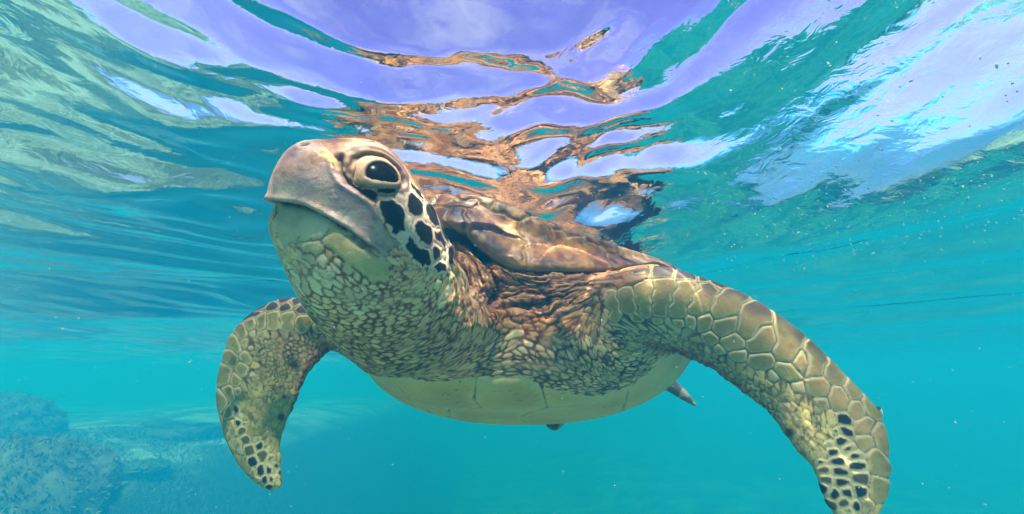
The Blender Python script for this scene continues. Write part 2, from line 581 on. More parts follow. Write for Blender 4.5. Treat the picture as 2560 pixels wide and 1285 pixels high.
CREAM, BLACK, SEAMB = lin(226, 203, 184), lin(24, 22, 25), lin(120, 92, 84)
OLIVE, PALE, DLINE = lin(138, 130, 84), lin(188, 174, 136), lin(76, 52, 36)
BROWN = lin(100, 54, 32)
keep_out = []                       # outlines in which no small scales are scattered


def scale_poly(poly, step, *args, inset=2.0, pad=6.0, **kw):
    i = new_scale(*args, **kw)
    a = np.array(poly, float)
    c = a.mean(0)
    for k in range(len(a)):
        p, q = a[k], a[(k + 1) % len(a)]
        L = np.linalg.norm(q - p)
        nrm = np.array([-(q - p)[1], (q - p)[0]]) / max(L, 1e-6)
        if not in_poly(*((p + q) / 2 + nrm * .5), poly): nrm = -nrm
        for t in np.arange(0, 1, 3.0 / max(L, 3.0)):
            w = p + (q - p) * t + nrm * inset
            h = hit(*w)
            if h is not None: add_seed(h, i)
    xs, ys = a[:, 0], a[:, 1]
    gx, gy = np.meshgrid(np.arange(min(xs) + step * .4, max(xs), step), np.arange(min(ys) + step * .4, max(ys), step))
    gx, gy = gx.ravel(), gy.ravel()
    ok = in_poly(gx, gy, poly)
    for x, y in zip(gx[ok], gy[ok]):
        h = hit(x, y)
        if h is not None: add_seed(h, i)
    if pad:
        keep_out.append([tuple(p + (p - c) / np.linalg.norm(p - c) * pad) for p in a])
    keep_out.append(poly)
    return i


def scale_pts(pts, *args, **kw):
    i = new_scale(*args, **kw)
    for q in pts:
        p = hit(*q)
        if p is not None: add_seed(p, i)
    return i


# beak sheath, jaw plates
beak = [Z1(*p) for p in [(330, 60), (250, 130), (170, 260), (100, 420), (90, 505), (130, 508), (230, 512), (330, 536), (430, 580), (530, 635),
                         (620, 685), (700, 745), (780, 805), (860, 862), (915, 880), (970, 815), (905, 730), (855, 640), (815, 560),
                         (775, 515), (670, 448), (575, 390), (530, 310), (505, 200), (450, 120)]]
B_BEAK = scale_poly(beak, 9, lin(196, 180, 172), lin(205, 188, 176), SEAMB, .0, .0004, .0004, typ=5)
crown = [Z1(*p) for p in [(360, 70), (640, 70), (590, 130), (545, 190), (470, 110)]]
keep_out.append([(600, 330), (760, 330), (760, 505), (660, 512), (600, 512)])
scale_poly(crown, 8, lin(132, 98, 72), lin(168, 132, 104), SEAMB, .003, .0004, .0003)
jaw1 = [Z1(*p) for p in [(115, 560), (230, 545), (340, 570), (440, 612), (515, 655), (500, 715), (440, 765), (280, 795), (200, 795), (150, 700)]]
scale_poly(jaw1, 9, lin(192, 186, 160), lin(204, 196, 172), SEAMB, .002, .0005, .0006, typ=6)
jaw2 = [Z1(*p) for p in [(530, 670), (620, 725), (700, 785), (780, 845), (860, 905), (920, 940), (960, 1000), (945, 1065), (890, 1085), (800, 1070),
                         (720, 1010), (630, 945), (520, 870), (480, 790)]]
scale_poly(jaw2, 9, lin(190, 180, 140), lin(206, 194, 164), SEAMB, .004, .0006, .0012, typ=6)
jaw3 = [Z1(*p) for p in [(300, 805), (440, 790), (475, 870), (400, 880), (330, 850)]]
scale_poly(jaw3, 9, lin(196, 186, 150), lin(208, 196, 168), SEAMB, .003, .0006, .0008, typ=6)
# dark cheek scales
for poly in [[(860, 530), (960, 525), (1020, 570), (1045, 670), (1010, 730), (955, 740), (900, 660)],
             [(1055, 500), (1110, 475), (1155, 520), (1150, 590), (1090, 600), (1060, 560)],
             [(1195, 535), (1230, 560), (1275, 670), (1250, 690), (1210, 640), (1190, 580)],
             [(1110, 680), (1160, 660), (1215, 700), (1220, 770), (1190, 810), (1140, 800), (1105, 740)],
             [(1250, 720), (1290, 730), (1318, 800), (1305, 830), (1265, 800), (1245, 760)],
             [(1040, 820), (1080, 765), (1125, 820), (1200, 880), (1210, 940), (1175, 970), (1100, 940), (1065, 880)],
             [(1225, 860), (1260, 825), (1295, 850), (1285, 905), (1245, 915)],
             [(1245, 960), (1280, 935), (1310, 960), (1300, 1000), (1260, 995)],
             [(1335, 850), (1355, 820), (1382, 900), (1380, 960), (1345, 980), (1330, 920)],
             [(1295, 690), (1312, 690), (1342, 770), (1330, 785), (1300, 730)],
             [(1105, 405), (1130, 415), (1180, 480), (1165, 495), (1125, 460)]]:
    cx = sum(p[0] for p in poly) / len(poly); cy = sum(p[1] for p in poly) / len(poly)
    scale_poly([Z1(*p) for p in poly], 5, BLACK, CREAM, SEAMB, .0023, .0004, .0008, typ=1)
    keep_out.append([Z1(cx + (p[0] - cx) * 1.25, cy + (p[1] - cy) * 1.2) for p in poly])
for p in [[(990, 880), (1010, 910)], [(1050, 940), (1075, 985)], [(1170, 1010), (1220, 1045)], [(1290, 1050)], [(1340, 1030)],
          [(1305, 890)], [(960, 830), (985, 850)], [(1010, 770)], [(1070, 680), (1065, 640)], [(1030, 500), (1000, 480)], [(1180, 640)]]:
    scale_pts([Z1(*q) for q in p], lin(206, 180, 158), CREAM, SEAMB, .002, .0004, .0008, typ=0)
keep_out.append([Z1(*p) for p in [(1000, 850), (1120, 1000), (1330, 1085), (1390, 1010), (1130, 930), (1030, 800)]])
CHK = [Z1(*p) for p in [(870, 500), (1100, 380), (1200, 480), (1330, 680), (1390, 900), (1370, 1010), (1230, 1010), (1110, 980), (1000, 860), (930, 740)]]
keep_out.append(CHK)
keep_out.append([Z1(*p) for p in [(545, 190), (600, 120), (700, 50), (880, 50), (1010, 150), (1060, 280), (1100, 400), (1050, 490), (900, 500), (800, 480), (680, 440), (560, 330)]])
EYESKIN = scale_pts([Z1(x, y) for x in range(600, 1080, 40) for y in range(80, 480, 40) if in_poly(x, y, [(590, 180), (640, 110), (800, 60), (980, 140), (1080, 400), (980, 470), (800, 470), (690, 400), (610, 330)])],
                    lin(196, 172, 150), lin(196, 172, 150), lin(120, 92, 84), 0, .0003, 0, typ=7)
# chin and throat scales large enough to place one by one
for (x, y, x2, y2) in [(310, 850, 330, 870), (455, 960, 470, 980), (590, 970, 600, 1000), (680, 1000, 710, 1050), (760, 1090, 790, 1120), (400, 980, 410, 1000),
                       (450, 1060, 455, 1080), (540, 1090, 550, 1130), (660, 1110, 690, 1140), (715, 1200, 730, 1240), (930, 1110, 980, 1130),
                       (1040, 1140, 1070, 1170), (1140, 1150, 1170, 1170), (1020, 1040, 1030, 1060), (850, 1170, 870, 1200), (980, 1220, 1020, 1230), (930, 1240, 940, 1250)]:
    scale_pts([Z1(x, y), Z1((x + x2) / 2, (y + y2) / 2), Z1(x2, y2)], lin(214, 212, 192), lin(206, 190, 170), BROWN, .001, .0008, .0012)
# right flipper: leading row and the rows below it
RFS = [([(195, 215), (205, 270), (225, 340)], 2), ([(280, 225), (300, 280), (335, 345)], 2), ([(362, 205), (360, 260), (375, 310)], 2),
       ([(470, 185), (450, 240), (435, 310)], 2), ([(585, 185), (555, 240), (530, 310)], 2), ([(680, 185), (650, 240), (625, 300)], 2),
       ([(645, 365), (650, 355)], 2), ([(800, 220), (770, 260), (745, 310)], 2), ([(765, 365), (745, 385)], 2), ([(930, 265), (900, 320), (870, 390)], 2),
       ([(940, 440), (920, 470)], 2), ([(935, 545), (920, 555)], 2), ([(1085, 390), (1070, 440), (1055, 505)], 2), ([(1065, 610), (1055, 600)], 2),
       ([(1205, 510), (1185, 560), (1180, 580)], 2), ([(1210, 665), (1200, 690)], 2), ([(1305, 590), (1290, 615)], 2), ([(1320, 715), (1305, 750)], 2),
       ([(1390, 670), (1375, 700)], 2), ([(1405, 770), (1395, 790)], 2), ([(1460, 740), (1455, 770)], 2), ([(680, 445)], 2), ([(795, 460), (780, 465)], 2),
       ([(810, 525)], 2), ([(725, 500)], 2), ([(1220, 755)], 2), ([(1440, 850), (1425, 870)], 2), ([(1450, 935), (1440, 940)], 2),
       ([(1490, 1000), (1500, 1060)], 2), ([(1500, 1140), (1495, 1200)], 2), ([(1500, 900), (1510, 940)], 2), ([(1450, 1240), (1440, 1275)], 2),
       ([(120, 330), (145, 380)], 2), ([(1140, 560)], 2), ([(985, 640)], 2), ([(1100, 690)], 2), ([(600, 360)], 2), ([(530, 370)], 2), ([(430, 360)], 2),
       ([(150, 1500)], 2),
       ([(210, 140), (225, 120)], 3), ([(330, 115), (350, 110)], 3), ([(455, 112), (470, 105)], 3), ([(560, 130), (600, 135)], 3), ([(715, 170), (740, 175)], 3),
       ([(800, 195), (830, 205)], 3), ([(120, 220), (130, 240)], 3), ([(75, 245), (72, 270)], 3), ([(98, 300)], 3), ([(905, 225), (950, 245)], 3), ([(650, 150), (690, 150)], 3)]
TIPD = [(1355, 975), (1395, 1050), (1415, 1108), (1330, 880), (1275, 985), (1300, 1030), (1310, 1078), (1250, 1118), (1320, 1132), (1290, 1190), (1335, 1230),
        (1412, 1180), (1395, 1255), (1235, 1070), (1215, 1030), (1290, 880), (1330, 835), (1320, 935), (1255, 940), (1345, 1180), (1270, 1245), (1360, 1275), (1375, 1000), (1235, 1160)]
for pts, t in RFS:
    scale_pts([Z4(*q) for q in pts], OLIVE * (.85 + .3 * random.random()) if t == 2 else lin(62, 52, 52), PALE, DLINE, .0014 if t == 2 else .0018, .0010, .0014, typ=t)
for q in TIPD:
    scale_pts([Z4(*q)], BLACK if random.random() < .75 else lin(80, 74, 46), lin(196, 186, 146), lin(150, 140, 106), .0013, .0005, .0012, typ=1)
RBAND = [Z4(*p) for p in [(60, 320), (90, 200), (150, 130), (340, 60), (620, 90), (900, 190), (1150, 350), (1400, 600), (1560, 800), (1600, 1290), (1230, 1290), (1170, 1040),
                          (1240, 950), (1280, 850), (1200, 790), (1060, 690), (900, 620), (760, 560), (640, 470), (520, 390), (350, 390), (200, 390)]]
keep_out.append(RBAND)
# left flipper
LFS = [([(690, 250), (680, 290)], 2), ([(590, 240), (585, 290)], 2), ([(500, 210), (495, 270)], 2), ([(415, 210), (415, 260)], 2), ([(345, 225), (345, 265)], 2),
       ([(290, 240), (295, 260)], 2), ([(235, 285), (240, 315)], 2), ([(195, 355), (215, 380)], 2), ([(305, 310), (310, 320)], 2), ([(265, 440), (280, 460)], 2),
       ([(245, 505), (240, 525)], 2), ([(175, 440), (180, 460)], 2), ([(200, 570), (210, 585)], 2), ([(150, 530), (150, 560)], 2), ([(165, 640), (175, 660)], 2), ([(220, 640)], 2),
       ([(300, 390)], 2), ([(305, 550)], 2), ([(160, 750), (165, 770)], 2), ([(175, 830), (185, 860)], 2), ([(210, 950), (220, 990)], 2), ([(300, 1110), (330, 1150)], 2),
       ([(130, 690), (130, 720)], 2), ([(250, 360)], 2),
       ([(655, 185)], 3), ([(590, 160)], 3), ([(555, 125)], 3), ([(480, 115)], 3), ([(490, 155)], 3), ([(420, 150), (390, 130)], 3), ([(340, 165)], 3), ([(692, 245)], 3), ([(760, 290)], 3),
       ([(320, 195), (290, 200)], 3), ([(240, 225)], 3), ([(620, 115)], 3)]
LTIP = [(215, 740), (245, 785), (260, 820), (245, 858), (265, 912), (280, 975), (295, 1045), (335, 905), (350, 942), (365, 1000), (385, 910), (405, 955), (420, 1010), (430, 1070),
        (405, 1085), (415, 1140), (370, 1150), (395, 1185), (455, 1110), (225, 815), (345, 1100), (440, 1130)]
for pts, t in LFS:
    scale_pts([Z2(*q) for q in pts], OLIVE * (.8 + .3 * random.random()) if t == 2 else lin(60, 52, 50), PALE, DLINE, .0014 if t == 2 else .0017, .0009, .0010, typ=t)
for q in LTIP:
    scale_pts([Z2(*q)], BLACK if random.random() < .8 else lin(86, 80, 50), lin(194, 184, 144), lin(150, 140, 104), .0012, .0005, .001, typ=1)
keep_out.append([Z2(*p) for p in [(730, 250), (640, 100), (450, 60), (250, 180), (130, 320), (60, 700), (150, 900), (300, 1150), (420, 1230), (500, 1100), (450, 1020),
                                  (360, 880), (280, 860), (230, 720), (270, 620), (340, 560), (310, 400), (330, 320), (560, 330), (720, 320)]])

# ---- small scales: size, stretch, run and colours change over the body
# x, y, spacing px, stretch, run deg, cell, line, line width share, relief m
T_BODY = [
    (720, 640, 15, 1.2, 60, (205, 200, 175), (160, 130, 110), .10, .0004), (760, 680, 17, 1.5, 60, (205, 200, 180), (112, 66, 44), .20, .0010),
    (820, 700, 16, 1.6, 55, (210, 205, 185), (108, 64, 42), .24, .0011), (900, 760, 15, 1.7, 42, (208, 200, 178), (104, 60, 40), .26, .0011),
    (1000, 770, 14, 1.8, 10, (206, 186, 162), (106, 62, 40), .24, .0010), (1080, 740, 12, 1.8, -25, (215, 195, 168), (118, 72, 46), .18, .0009),
    (840, 790, 10, 1.6, 45, (196, 184, 156), (98, 58, 38), .30, .0008), (900, 830, 9, 1.8, 30, (188, 174, 146), (88, 52, 34), .32, .0008),
    (1000, 850, 9, 2.6, 8, (190, 170, 140), (84, 48, 32), .32, .0009), (1090, 840, 9, 2.8, -22, (192, 166, 136), (90, 52, 32), .30, .0010),
    (1040, 900, 10, 3.0, 5, (180, 170, 134), (70, 42, 28), .30, .0008), (1000, 930, 10, 3.0, 10, (170, 164, 130), (60, 38, 26), .30, .0006),
    (1150, 700, 10, 4.5, 72, (226, 202, 168), (98, 58, 32), .22, .0030), (1180, 740, 11, 5.0, 74, (226, 200, 164), (90, 52, 28), .22, .0036),
    (1210, 820, 11, 4.5, 95, (220, 190, 150), (90, 52, 30), .24, .0034), (1150, 800, 9, 3.6, -52, (208, 180, 146), (96, 56, 34), .26, .0016),
    (1180, 880, 10, 2.4, -30, (206, 176, 146), (92, 52, 34), .28, .0012), (1190, 640, 12, 5.0, 55, (190, 140, 92), (70, 38, 18), .24, .0036),
    (1140, 610, 12, 5, 50, (150, 96, 52), (50, 28, 14), .24, .0030),
    (1250, 690, 12, 6.0, 40, (168, 112, 62), (54, 28, 12), .26, .0042), (1320, 720, 12, 6.5, 16, (172, 114, 62), (54, 28, 12), .26, .0046),
    (1420, 700, 11, 7.0, -2, (176, 122, 72), (56, 30, 14), .26, .0040), (1500, 690, 10, 6.0, -12, (170, 118, 74), (56, 30, 16), .26, .0034),
    (1290, 760, 13, 3.0, 12, (160, 104, 58), (46, 24, 12), .28, .0044), (1380, 755, 13, 3.2, -12, (166, 110, 64), (46, 24, 12), .28, .0044),
    (1450, 760, 11, 3.6, -30, (168, 124, 84), (60, 34, 20), .26, .0034), (1480, 800, 9, 3.0, -60, (172, 150, 110), (66, 42, 26), .26, .0022),
    (1250, 800, 18, 1.2, 20, (178, 124, 80), (84, 46, 24), .26, .0024), (1340, 800, 22, 1.3, 0, (164, 112, 70), (70, 38, 20), .30, .0022),
    (1420, 820, 14, 2.0, -30, (182, 146, 106), (80, 48, 28), .28, .0018), (1250, 860, 14, 1.8, -40, (212, 190, 160), (84, 46, 28), .34, .0012),
    (1320, 870, 16, 1.6, 35, (210, 190, 162), (76, 40, 24), .40, .0012), (1400, 880, 14, 1.9, 50, (206, 188, 158), (62, 34, 22), .42, .0010),
    (1250, 920, 13, 2.4, -8, (200, 180, 150), (76, 42, 26), .36, .0009), (1360, 930, 14, 1.8, 30, (198, 182, 148), (60, 34, 22), .44, .0009),
    (1470, 850, 9, 3.0, 72, (188, 182, 146), (60, 38, 26), .30, .0012), (1540, 830, 9, 3.2, 20, (182, 184, 142), (62, 42, 30), .28, .0012),
    (1620, 860, 9, 3.2, -4, (178, 176, 136), (60, 40, 28), .30, .0012), (1500, 920, 9, 3.4, 48, (184, 176, 140), (60, 34, 24), .36, .0012),
    (1560, 960, 10, 3.4, 24, (186, 178, 140), (60, 36, 26), .34, .0010), (1640, 940, 10, 3.4, -14, (186, 182, 142), (64, 42, 30), .30, .0010),
    (1700, 890, 11, 2.6, -36, (184, 182, 142), (66, 44, 32), .26, .0010), (1740, 860, 14, 2, -40, (184, 182, 142), (70, 48, 34), .20, .0008),
    (900, 880, 9, 2.6, 70, (176, 164, 128), (48, 32, 24), .40, .0010), (950, 930, 9, 2.8, 75, (170, 160, 124), (44, 30, 24), .42, .0009),
    (840, 840, 13, 1.5, 60, (186, 174, 140), (60, 40, 28), .32, .0012), (1650, 700, 14, 1.5, 0, (180, 150, 120), (70, 50, 40), .2, .001),
]
T_RF = [
    (1560, 850, 9, 2.8, 10, (176, 176, 134), (60, 42, 30), .30, .0011), (1640, 840, 10, 2.2, 20, (166, 168, 122), (58, 44, 30), .32, .0010),
    (1720, 870, 11, 1.8, 30, (158, 156, 108), (66, 48, 34), .30, .0010), (1700, 840, 14, 1.6, 25, (176, 180, 134), (90, 84, 62), .16, .0009),
    (1800, 930, 12, 1.6, 40, (160, 156, 104), (62, 46, 34), .30, .0010), (1880, 980, 13, 1.5, 50, (168, 166, 112), (56, 42, 32), .30, .0010),
    (1960, 1020, 13, 1.4, 60, (172, 170, 116), (54, 42, 30), .28, .0009), (2030, 1080, 14, 1.6, 70, (176, 174, 118), (70, 56, 40), .22, .0008),
    (2040, 1150, 17, 1.4, 70, (176, 174, 118), (96, 84, 58), .14, .0006), (1980, 1110, 24, 1.2, 60, (168, 164, 106), (96, 84, 58), .10, .0005),
    (1880, 940, 22, 1.2, 40, (170, 164, 104), (110, 96, 74), .14, .0010), (2060, 960, 24, 1.3, 60, (172, 166, 104), (120, 108, 84), .12, .0010),
    (1560, 700, 18, 1.3, 60, (150, 130, 110), (80, 60, 50), .16, .0012), (2100, 1230, 20, 1.4, 80, (174, 170, 116), (120, 110, 76), .12, .0006),
]
T_LF = [
    (660, 870, 10, 1.7, 40, (164, 162, 112), (58, 46, 32), .30, .0008), (720, 860, 10, 1.6, 20, (160, 152, 106), (52, 38, 28), .38, .0008),
    (780, 860, 14, 1.4, 50, (170, 160, 118), (56, 40, 28), .28, .0010), (840, 850, 14, 1.5, 65, (176, 166, 124), (52, 36, 26), .30, .0011),
    (690, 920, 9, 1.4, 60, (150, 146, 92), (46, 34, 26), .36, .0008), (680, 980, 10, 1.4, 70, (158, 156, 96), (54, 42, 28), .28, .0007),
    (640, 960, 13, 1.6, 60, (164, 162, 108), (70, 58, 40), .18, .0007), (650, 1050, 11, 1.6, 70, (164, 162, 100), (66, 52, 34), .24, .0007),
    (700, 1030, 20, 1.2, 80, (164, 162, 96), (110, 100, 62), .12, .0005), (600, 900, 18, 1.4, 60, (158, 152, 92), (110, 104, 78), .14, .0008),
    (590, 1040, 18, 1.4, 80, (160, 156, 98), (110, 104, 70), .12, .0006), (660, 1140, 15, 1.6, 75, (164, 162, 106), (90, 82, 56), .14, .0006),
    (700, 780, 18, 1.2, 20, (170, 150, 120), (80, 60, 48), .16, .001), (900, 880, 9, 2.4, 72, (174, 164, 128), (46, 32, 24), .40, .0010),
]


def field(tab, x, y, pw=3.2):
    tab = [r[:3] + ((r[3] * 1.3 if r[8] < .0026 else r[3] * 2.7) if r[3] > 2.2 else r[3] * 1.3 if r[3] > 1.4 else r[3],) + r[4:] for r in tab]
    T = np.array([[a for k in r for a in (k if isinstance(k, tuple) else (k,))] for r in tab], float)
    ang = np.radians(T[:, 4]) * 2
    cell = np.array([lin(*r[5:8]) for r in T]); line = np.array([lin(*r[8:11]) for r in T])
    val = np.concatenate([T[:, 2:4], np.cos(ang)[:, None], np.sin(ang)[:, None], cell, line, T[:, 11:13]], 1)
    out = np.zeros((len(x), val.shape[1])); sw = np.zeros(len(x))
    for k in range(len(T)):
        w = ((x - T[k, 0]) ** 2 + (y - T[k, 1]) ** 2 + 150.0) ** (-pw / 2)
        out += w[:, None] * val[k]; sw += w
    return out / sw[:, None]


grp = np.where(wr > np.maximum(wl, wh + wt), 1, np.where(wl > wh + wt, 2, 0))
small_fields = np.zeros((0, 12)); scatter = []
blocked = np.zeros(len(V), bool)
hand_cut = smooth01(DP, 1.0, 1.02) < 1
for poly in keep_out:
    blocked |= in_poly(PX, PY, poly)
blocked &= front | (wh > .5) | (wr > .5) | (wl > .5)
blocked |= (rho_eye < 2.4)
def scatter_seeds(g, tab, count, mr, ma, jitter):
    """seeds spread at the spacing, stretch and run that the table gives"""
    idx = np.where((grp == g) & ~blocked & (DP < 1.02))[0]
    pick = rng.choice(idx, min(len(idx), count), replace=False)
    fv = field(tab, PX[pick], PY[pick])
    fv[:, 7:10] *= np.array([.95, .72, .62]) if g == 0 else 1
    fv[:, 4:7] *= np.array([1.24, 1.05, .92]) if g == 0 else np.array([1.1, .93, 1.05])
    if g == 0:
        w_ = .55 * smooth01(fv[:, 11], .0022, .0036)[:, None]
        fv[:, 4:7] = fv[:, 4:7] * (1 - w_) + lin(190, 160, 126) * w_
    r = fv[:, 0] * DP[pick] / F * .80 * mr * np.exp(jitter * rng.standard_normal(len(pick)))
    r = np.clip(r, .0022, None)
    a = 1 + (fv[:, 1] - 1) * ma
    an = np.arctan2(fv[:, 3], fv[:, 2]) / 2 + .10 * rng.standard_normal(len(pick))
    d3 = np.cos(an)[:, None] * RIGHT - np.sin(an)[:, None] * UP
    n3 = Nrm[pick]
    d3 = d3 - n3 * (d3 * n3).sum(1)[:, None]
    ln = np.linalg.norm(d3, axis=1)
    d3 /= np.maximum(ln, 1e-6)[:, None]
    a = 1 + (a - 1) * np.clip(ln, .25, 1)
    P = V[pick]
    acc = np.zeros((0, 3)); acci = []
    B = 400
    for s in range(0, len(pick), B):
        p, rr, aa, dd = P[s:s + B], r[s:s + B], a[s:s + B], d3[s:s + B]
        def bad(q):
            df = q[None] - p[:, None]
            al = np.einsum('ijk,ik->ij', df, dd)
            return (df ** 2).sum(2) - (1 - 1 / aa[:, None] ** 2) * al ** 2 < rr[:, None] ** 2
        ok = np.ones(len(p), bool)
        if len(acc):
            ok &= ~bad(acc).any(1)
        bb = np.tril(bad(p), -1)
        for i in range(len(p)):
            if ok[i] and (bb[i] & ok).any(): ok[i] = False
        acc = np.concatenate([acc, p[ok]]); acci += list(np.where(ok)[0] + s)
    k = np.array(acci)
    return P[k], d3[k], a[k], r[k], fv[k]


for g, tab in ((0, T_BODY), (1, T_RF), (2, T_LF)):
    P, d3, a, r, fv = scatter_seeds(g, tab, 32000 if g == 0 else 11000, .86 if g == 0 else .9, 1.0, .34)
    kd = KDTree(len(P))
    for i, p in enumerate(P): kd.insert(p, i)
    kd.balance()
    ids = np.full(len(P), -1)
    for k in range(len(P)):
        if ids[k] < 0 and rng.random() < .30:                    # some scales are fused
            for q in kd.find_n(P[k], 3)[1:]:
                if ids[q[1]] >= 0: ids[k] = ids[q[1]]; break
        if ids[k] < 0:
            v = 1 + .17 * rng.standard_normal()
            ids[k] = new_scale(np.clip(fv[k, 4:7] * v, 0, .9), fv[k, 4:7] * v, fv[k, 7:10], 0.0, fv[k, 10] * r[k] * ((.66 + .2 * (P[k] @ FWD - CAM @ FWD < .56)) if g == 0 else .55),
                               fv[k, 11] * ((1 if fv[k, 11] > .0026 else .4) if g == 0 else .35), typ=0)
        add_seed(P[k], int(ids[k]), d3[k], a[k])
# wider net of skin creases laid over the small scales of neck, chest and limbs
cr = [scatter_seeds(g, tab, 5000, 2.9, 2.2 if g == 0 else 1.6, .4) for g, tab in ((0, T_BODY), (1, T_RF), (2, T_LF))]
CRP, CRD, CRA = (np.concatenate([c[k] for c in cr]) for k in (0, 1, 2))

SP = np.array(seedP); SI = np.array(seedI); SD = np.array(seedD, float); SA = np.array(seedA)
kd = KDTree(len(SP))
for i, p in enumerate(SP): kd.insert(p, i)
kd.balance()
K = 40
cand = np.array([[q[1] for q in kd.find_n(v, K)] for v in Vc])
f1 = np.full(len(V), 1e9); id1 = np.full(len(V), -1)
f2 = np.full(len(V), 1e9)
cf = cand[par]
dk = np.empty((len(V), K), np.float32)
for k in range(K):
    s = cf[:, k]
    df = V - SP[s]
    al = (df * SD[s]).sum(1)
    a = SA[s]
    dk[:, k] = np.sqrt(np.maximum((df ** 2).sum(1) - (1 - 1 / a ** 2) * al ** 2, 0))
ik = SI[cf]
j1 = dk.argmin(1)
f1 = dk[np.arange(len(V)), j1]
id1 = ik[np.arange(len(V)), j1]
dk2 = np.where(ik == id1[:, None], 1e3, dk)
f2 = np.minimum(dk2.min(1), f1 + .02)
edge = (f2 - f1) / 2
edge = laplace(edge[:, None], quad_edges(Q, len(V)), .6, 1)[:, 0]
sT = np.array(sc_type)[id1]; sC = np.array(sc_c)[id1]; sR = np.array(sc_rim)[id1]; sL = np.array(sc_line)[id1]
sRW = np.array(sc_rw)[id1]; sLW = np.array(sc_lw)[id1]; sH = np.array(sc_h)[id1]
kd = KDTree(len(CRP))
for i, p in enumerate(CRP): kd.insert(p, i)
kd.balance()
cf = np.array([[q[1] for q in kd.find_n(v, 14)] for v in Vc])[par]
dk = np.empty((len(V), 14), np.float32)
wv = V + .0016 * np.stack([vnoise(V, .006, 71), vnoise(V, .006, 72), vnoise(V, .006, 73)], 1)
for k in range(14):
    s_ = cf[:, k]; df = wv - CRP[s_]; al = (df * CRD[s_]).sum(1)
    dk[:, k] = np.sqrt(np.maximum((df ** 2).sum(1) - (1 - 1 / CRA[s_] ** 2) * al ** 2, 0))
dk.partition(1, axis=1)
cedge = laplace(((dk[:, 1] - dk[:, 0]) / 2)[:, None], quad_edges(Q, len(V)), .6, 1)[:, 0]
del dk, cf, wv
jit = vnoise(V, .0035, 5) * .0004 + vnoise(V, .010, 6) * .0005
rimmask = smooth01(edge + jit, sRW, sRW + np.where(sT == 2, .0034, .0014))
col = np.where((sRW > 0)[:, None], sR * (1 - rimmask[:, None]) + sC * rimmask[:, None], sC)
n1 = vnoise(V, .02, 1); n2 = vnoise(V, .006, 2); n3 = vnoise(V, .0025, 4); n0 = vnoise(V, .06, 9)


def mixc(c, m, w):
    w = np.clip(w, 0, 1)[:, None]
    return c * (1 - w) + m * w

# flipper scales: dark upper ends
topd = np.zeros(len(V))
ledge_r = [Z4(*p) for p in [(60, 230), (150, 130), (340, 80), (520, 95), (640, 130), (860, 215), (1000, 310), (1150, 440), (1260, 535), (1400, 680), (1500, 800)]]
ld, lsd, la = poly_dist(PX, PY, ledge_r)
tr = (grp == 1) * np.exp(-(ld / (34 + 16 * n1)) ** 2) * (1 - smooth01(la, 560, 900))
ledge_l = [Z2(*p) for p in [(760, 280), (680, 170), (560, 110), (420, 115), (300, 175), (200, 240), (150, 330)]]
ld2, _, la2 = poly_dist(PX, PY, ledge_l)
tl = (grp == 2) * np.exp(-(ld2 / (24 + 10 * n1)) ** 2) * (1 - smooth01(la2, 180, 330))
m2 = ((sT == 2) | (sT == 3)) * rimmask
col = mixc(col, lin(64, 50, 48), m2 * np.clip(tr * 1.1 + .5 * n1 * tr + tl, 0, .85))
col = mixc(col, lin(206, 160, 120), m2 * np.exp(-((ld - 52) / 22) ** 2) * (grp == 1) * .45)
col = col * (1 + (.10 * n2 + .10 * n1 + .06 * n3))[:, None]
# beak: violet grey and tan clouds on horn
bk = (sT == 5)
bn = n1 * .6 + n0 * .7 + n2 * .25
colb = np.tile(lin(168, 150, 146), (len(V), 1))
for (x, y, r, c, w) in [(250, 190, 70, (104, 88, 92), .8), (490, 220, 55, (110, 92, 110), .75), (400, 210, 60, (206, 160, 120), .7), (210, 330, 90, (200, 160, 132), .6),
                        (300, 400, 80, (160, 146, 150), .6), (620, 470, 80, (132, 116, 138), .65), (720, 560, 80, (150, 130, 132), .6), (800, 600, 70, (140, 124, 140), .5),
                        (480, 400, 70, (190, 168, 160), .5), (340, 130, 40, (225, 210, 195), .8), (640, 620, 80, (198, 194, 180), .5), (200, 470, 70, (226, 214, 196), .6),
                        (450, 540, 60, (210, 186, 166), .6), (820, 780, 70, (170, 172, 160), .5), (150, 260, 60, (150, 130, 124), .5)]:
    x, y = Z1(x, y)
    w_ = min(1, w * 1.35) * np.exp(-((PX - x) ** 2 + (PY - y) ** 2) / (r * .358 * 1.15) ** 2) * (.75 + .5 * bn)
    colb = mixc(colb, lin(*c), w_)
stv = np.stack([(V @ RIGHT) * .35 + (V @ UP) * .5, V @ FWD, (V @ UP) - .5 * (V @ RIGHT)], 1)
st1 = vnoise(stv, .0028, 81); st2 = vnoise(stv, .0065, 82)
colb = colb * (1 + .12 * n2 + .08 * n3 + .12 * st1 + .12 * st2)[:, None]
colb = mixc(colb, lin(120, 104, 84), np.clip(n3 * st2 * 2.2 - .25, 0, .5))
colb = mixc(colb, lin(120, 92, 96), np.clip((n3 + n2 * .6 - .55) * 1.2, 0, .4) * smooth01(PX, 820, 880))
col = np.where(bk[:, None], colb, col)
jw = (sT == 6)
cj = mixc(np.where(jw[:, None], sC, col), lin(166, 158, 104), jw * np.clip(.25 + .8 * n1, 0, .7) * smooth01(edge, .002, .008))
cj = mixc(cj, lin(110, 84, 56), jw * np.clip(n3 * n2 * 3 - .8, 0, .5))
col = np.where(jw[:, None], cj * (1 + .05 * n2)[:, None], col)
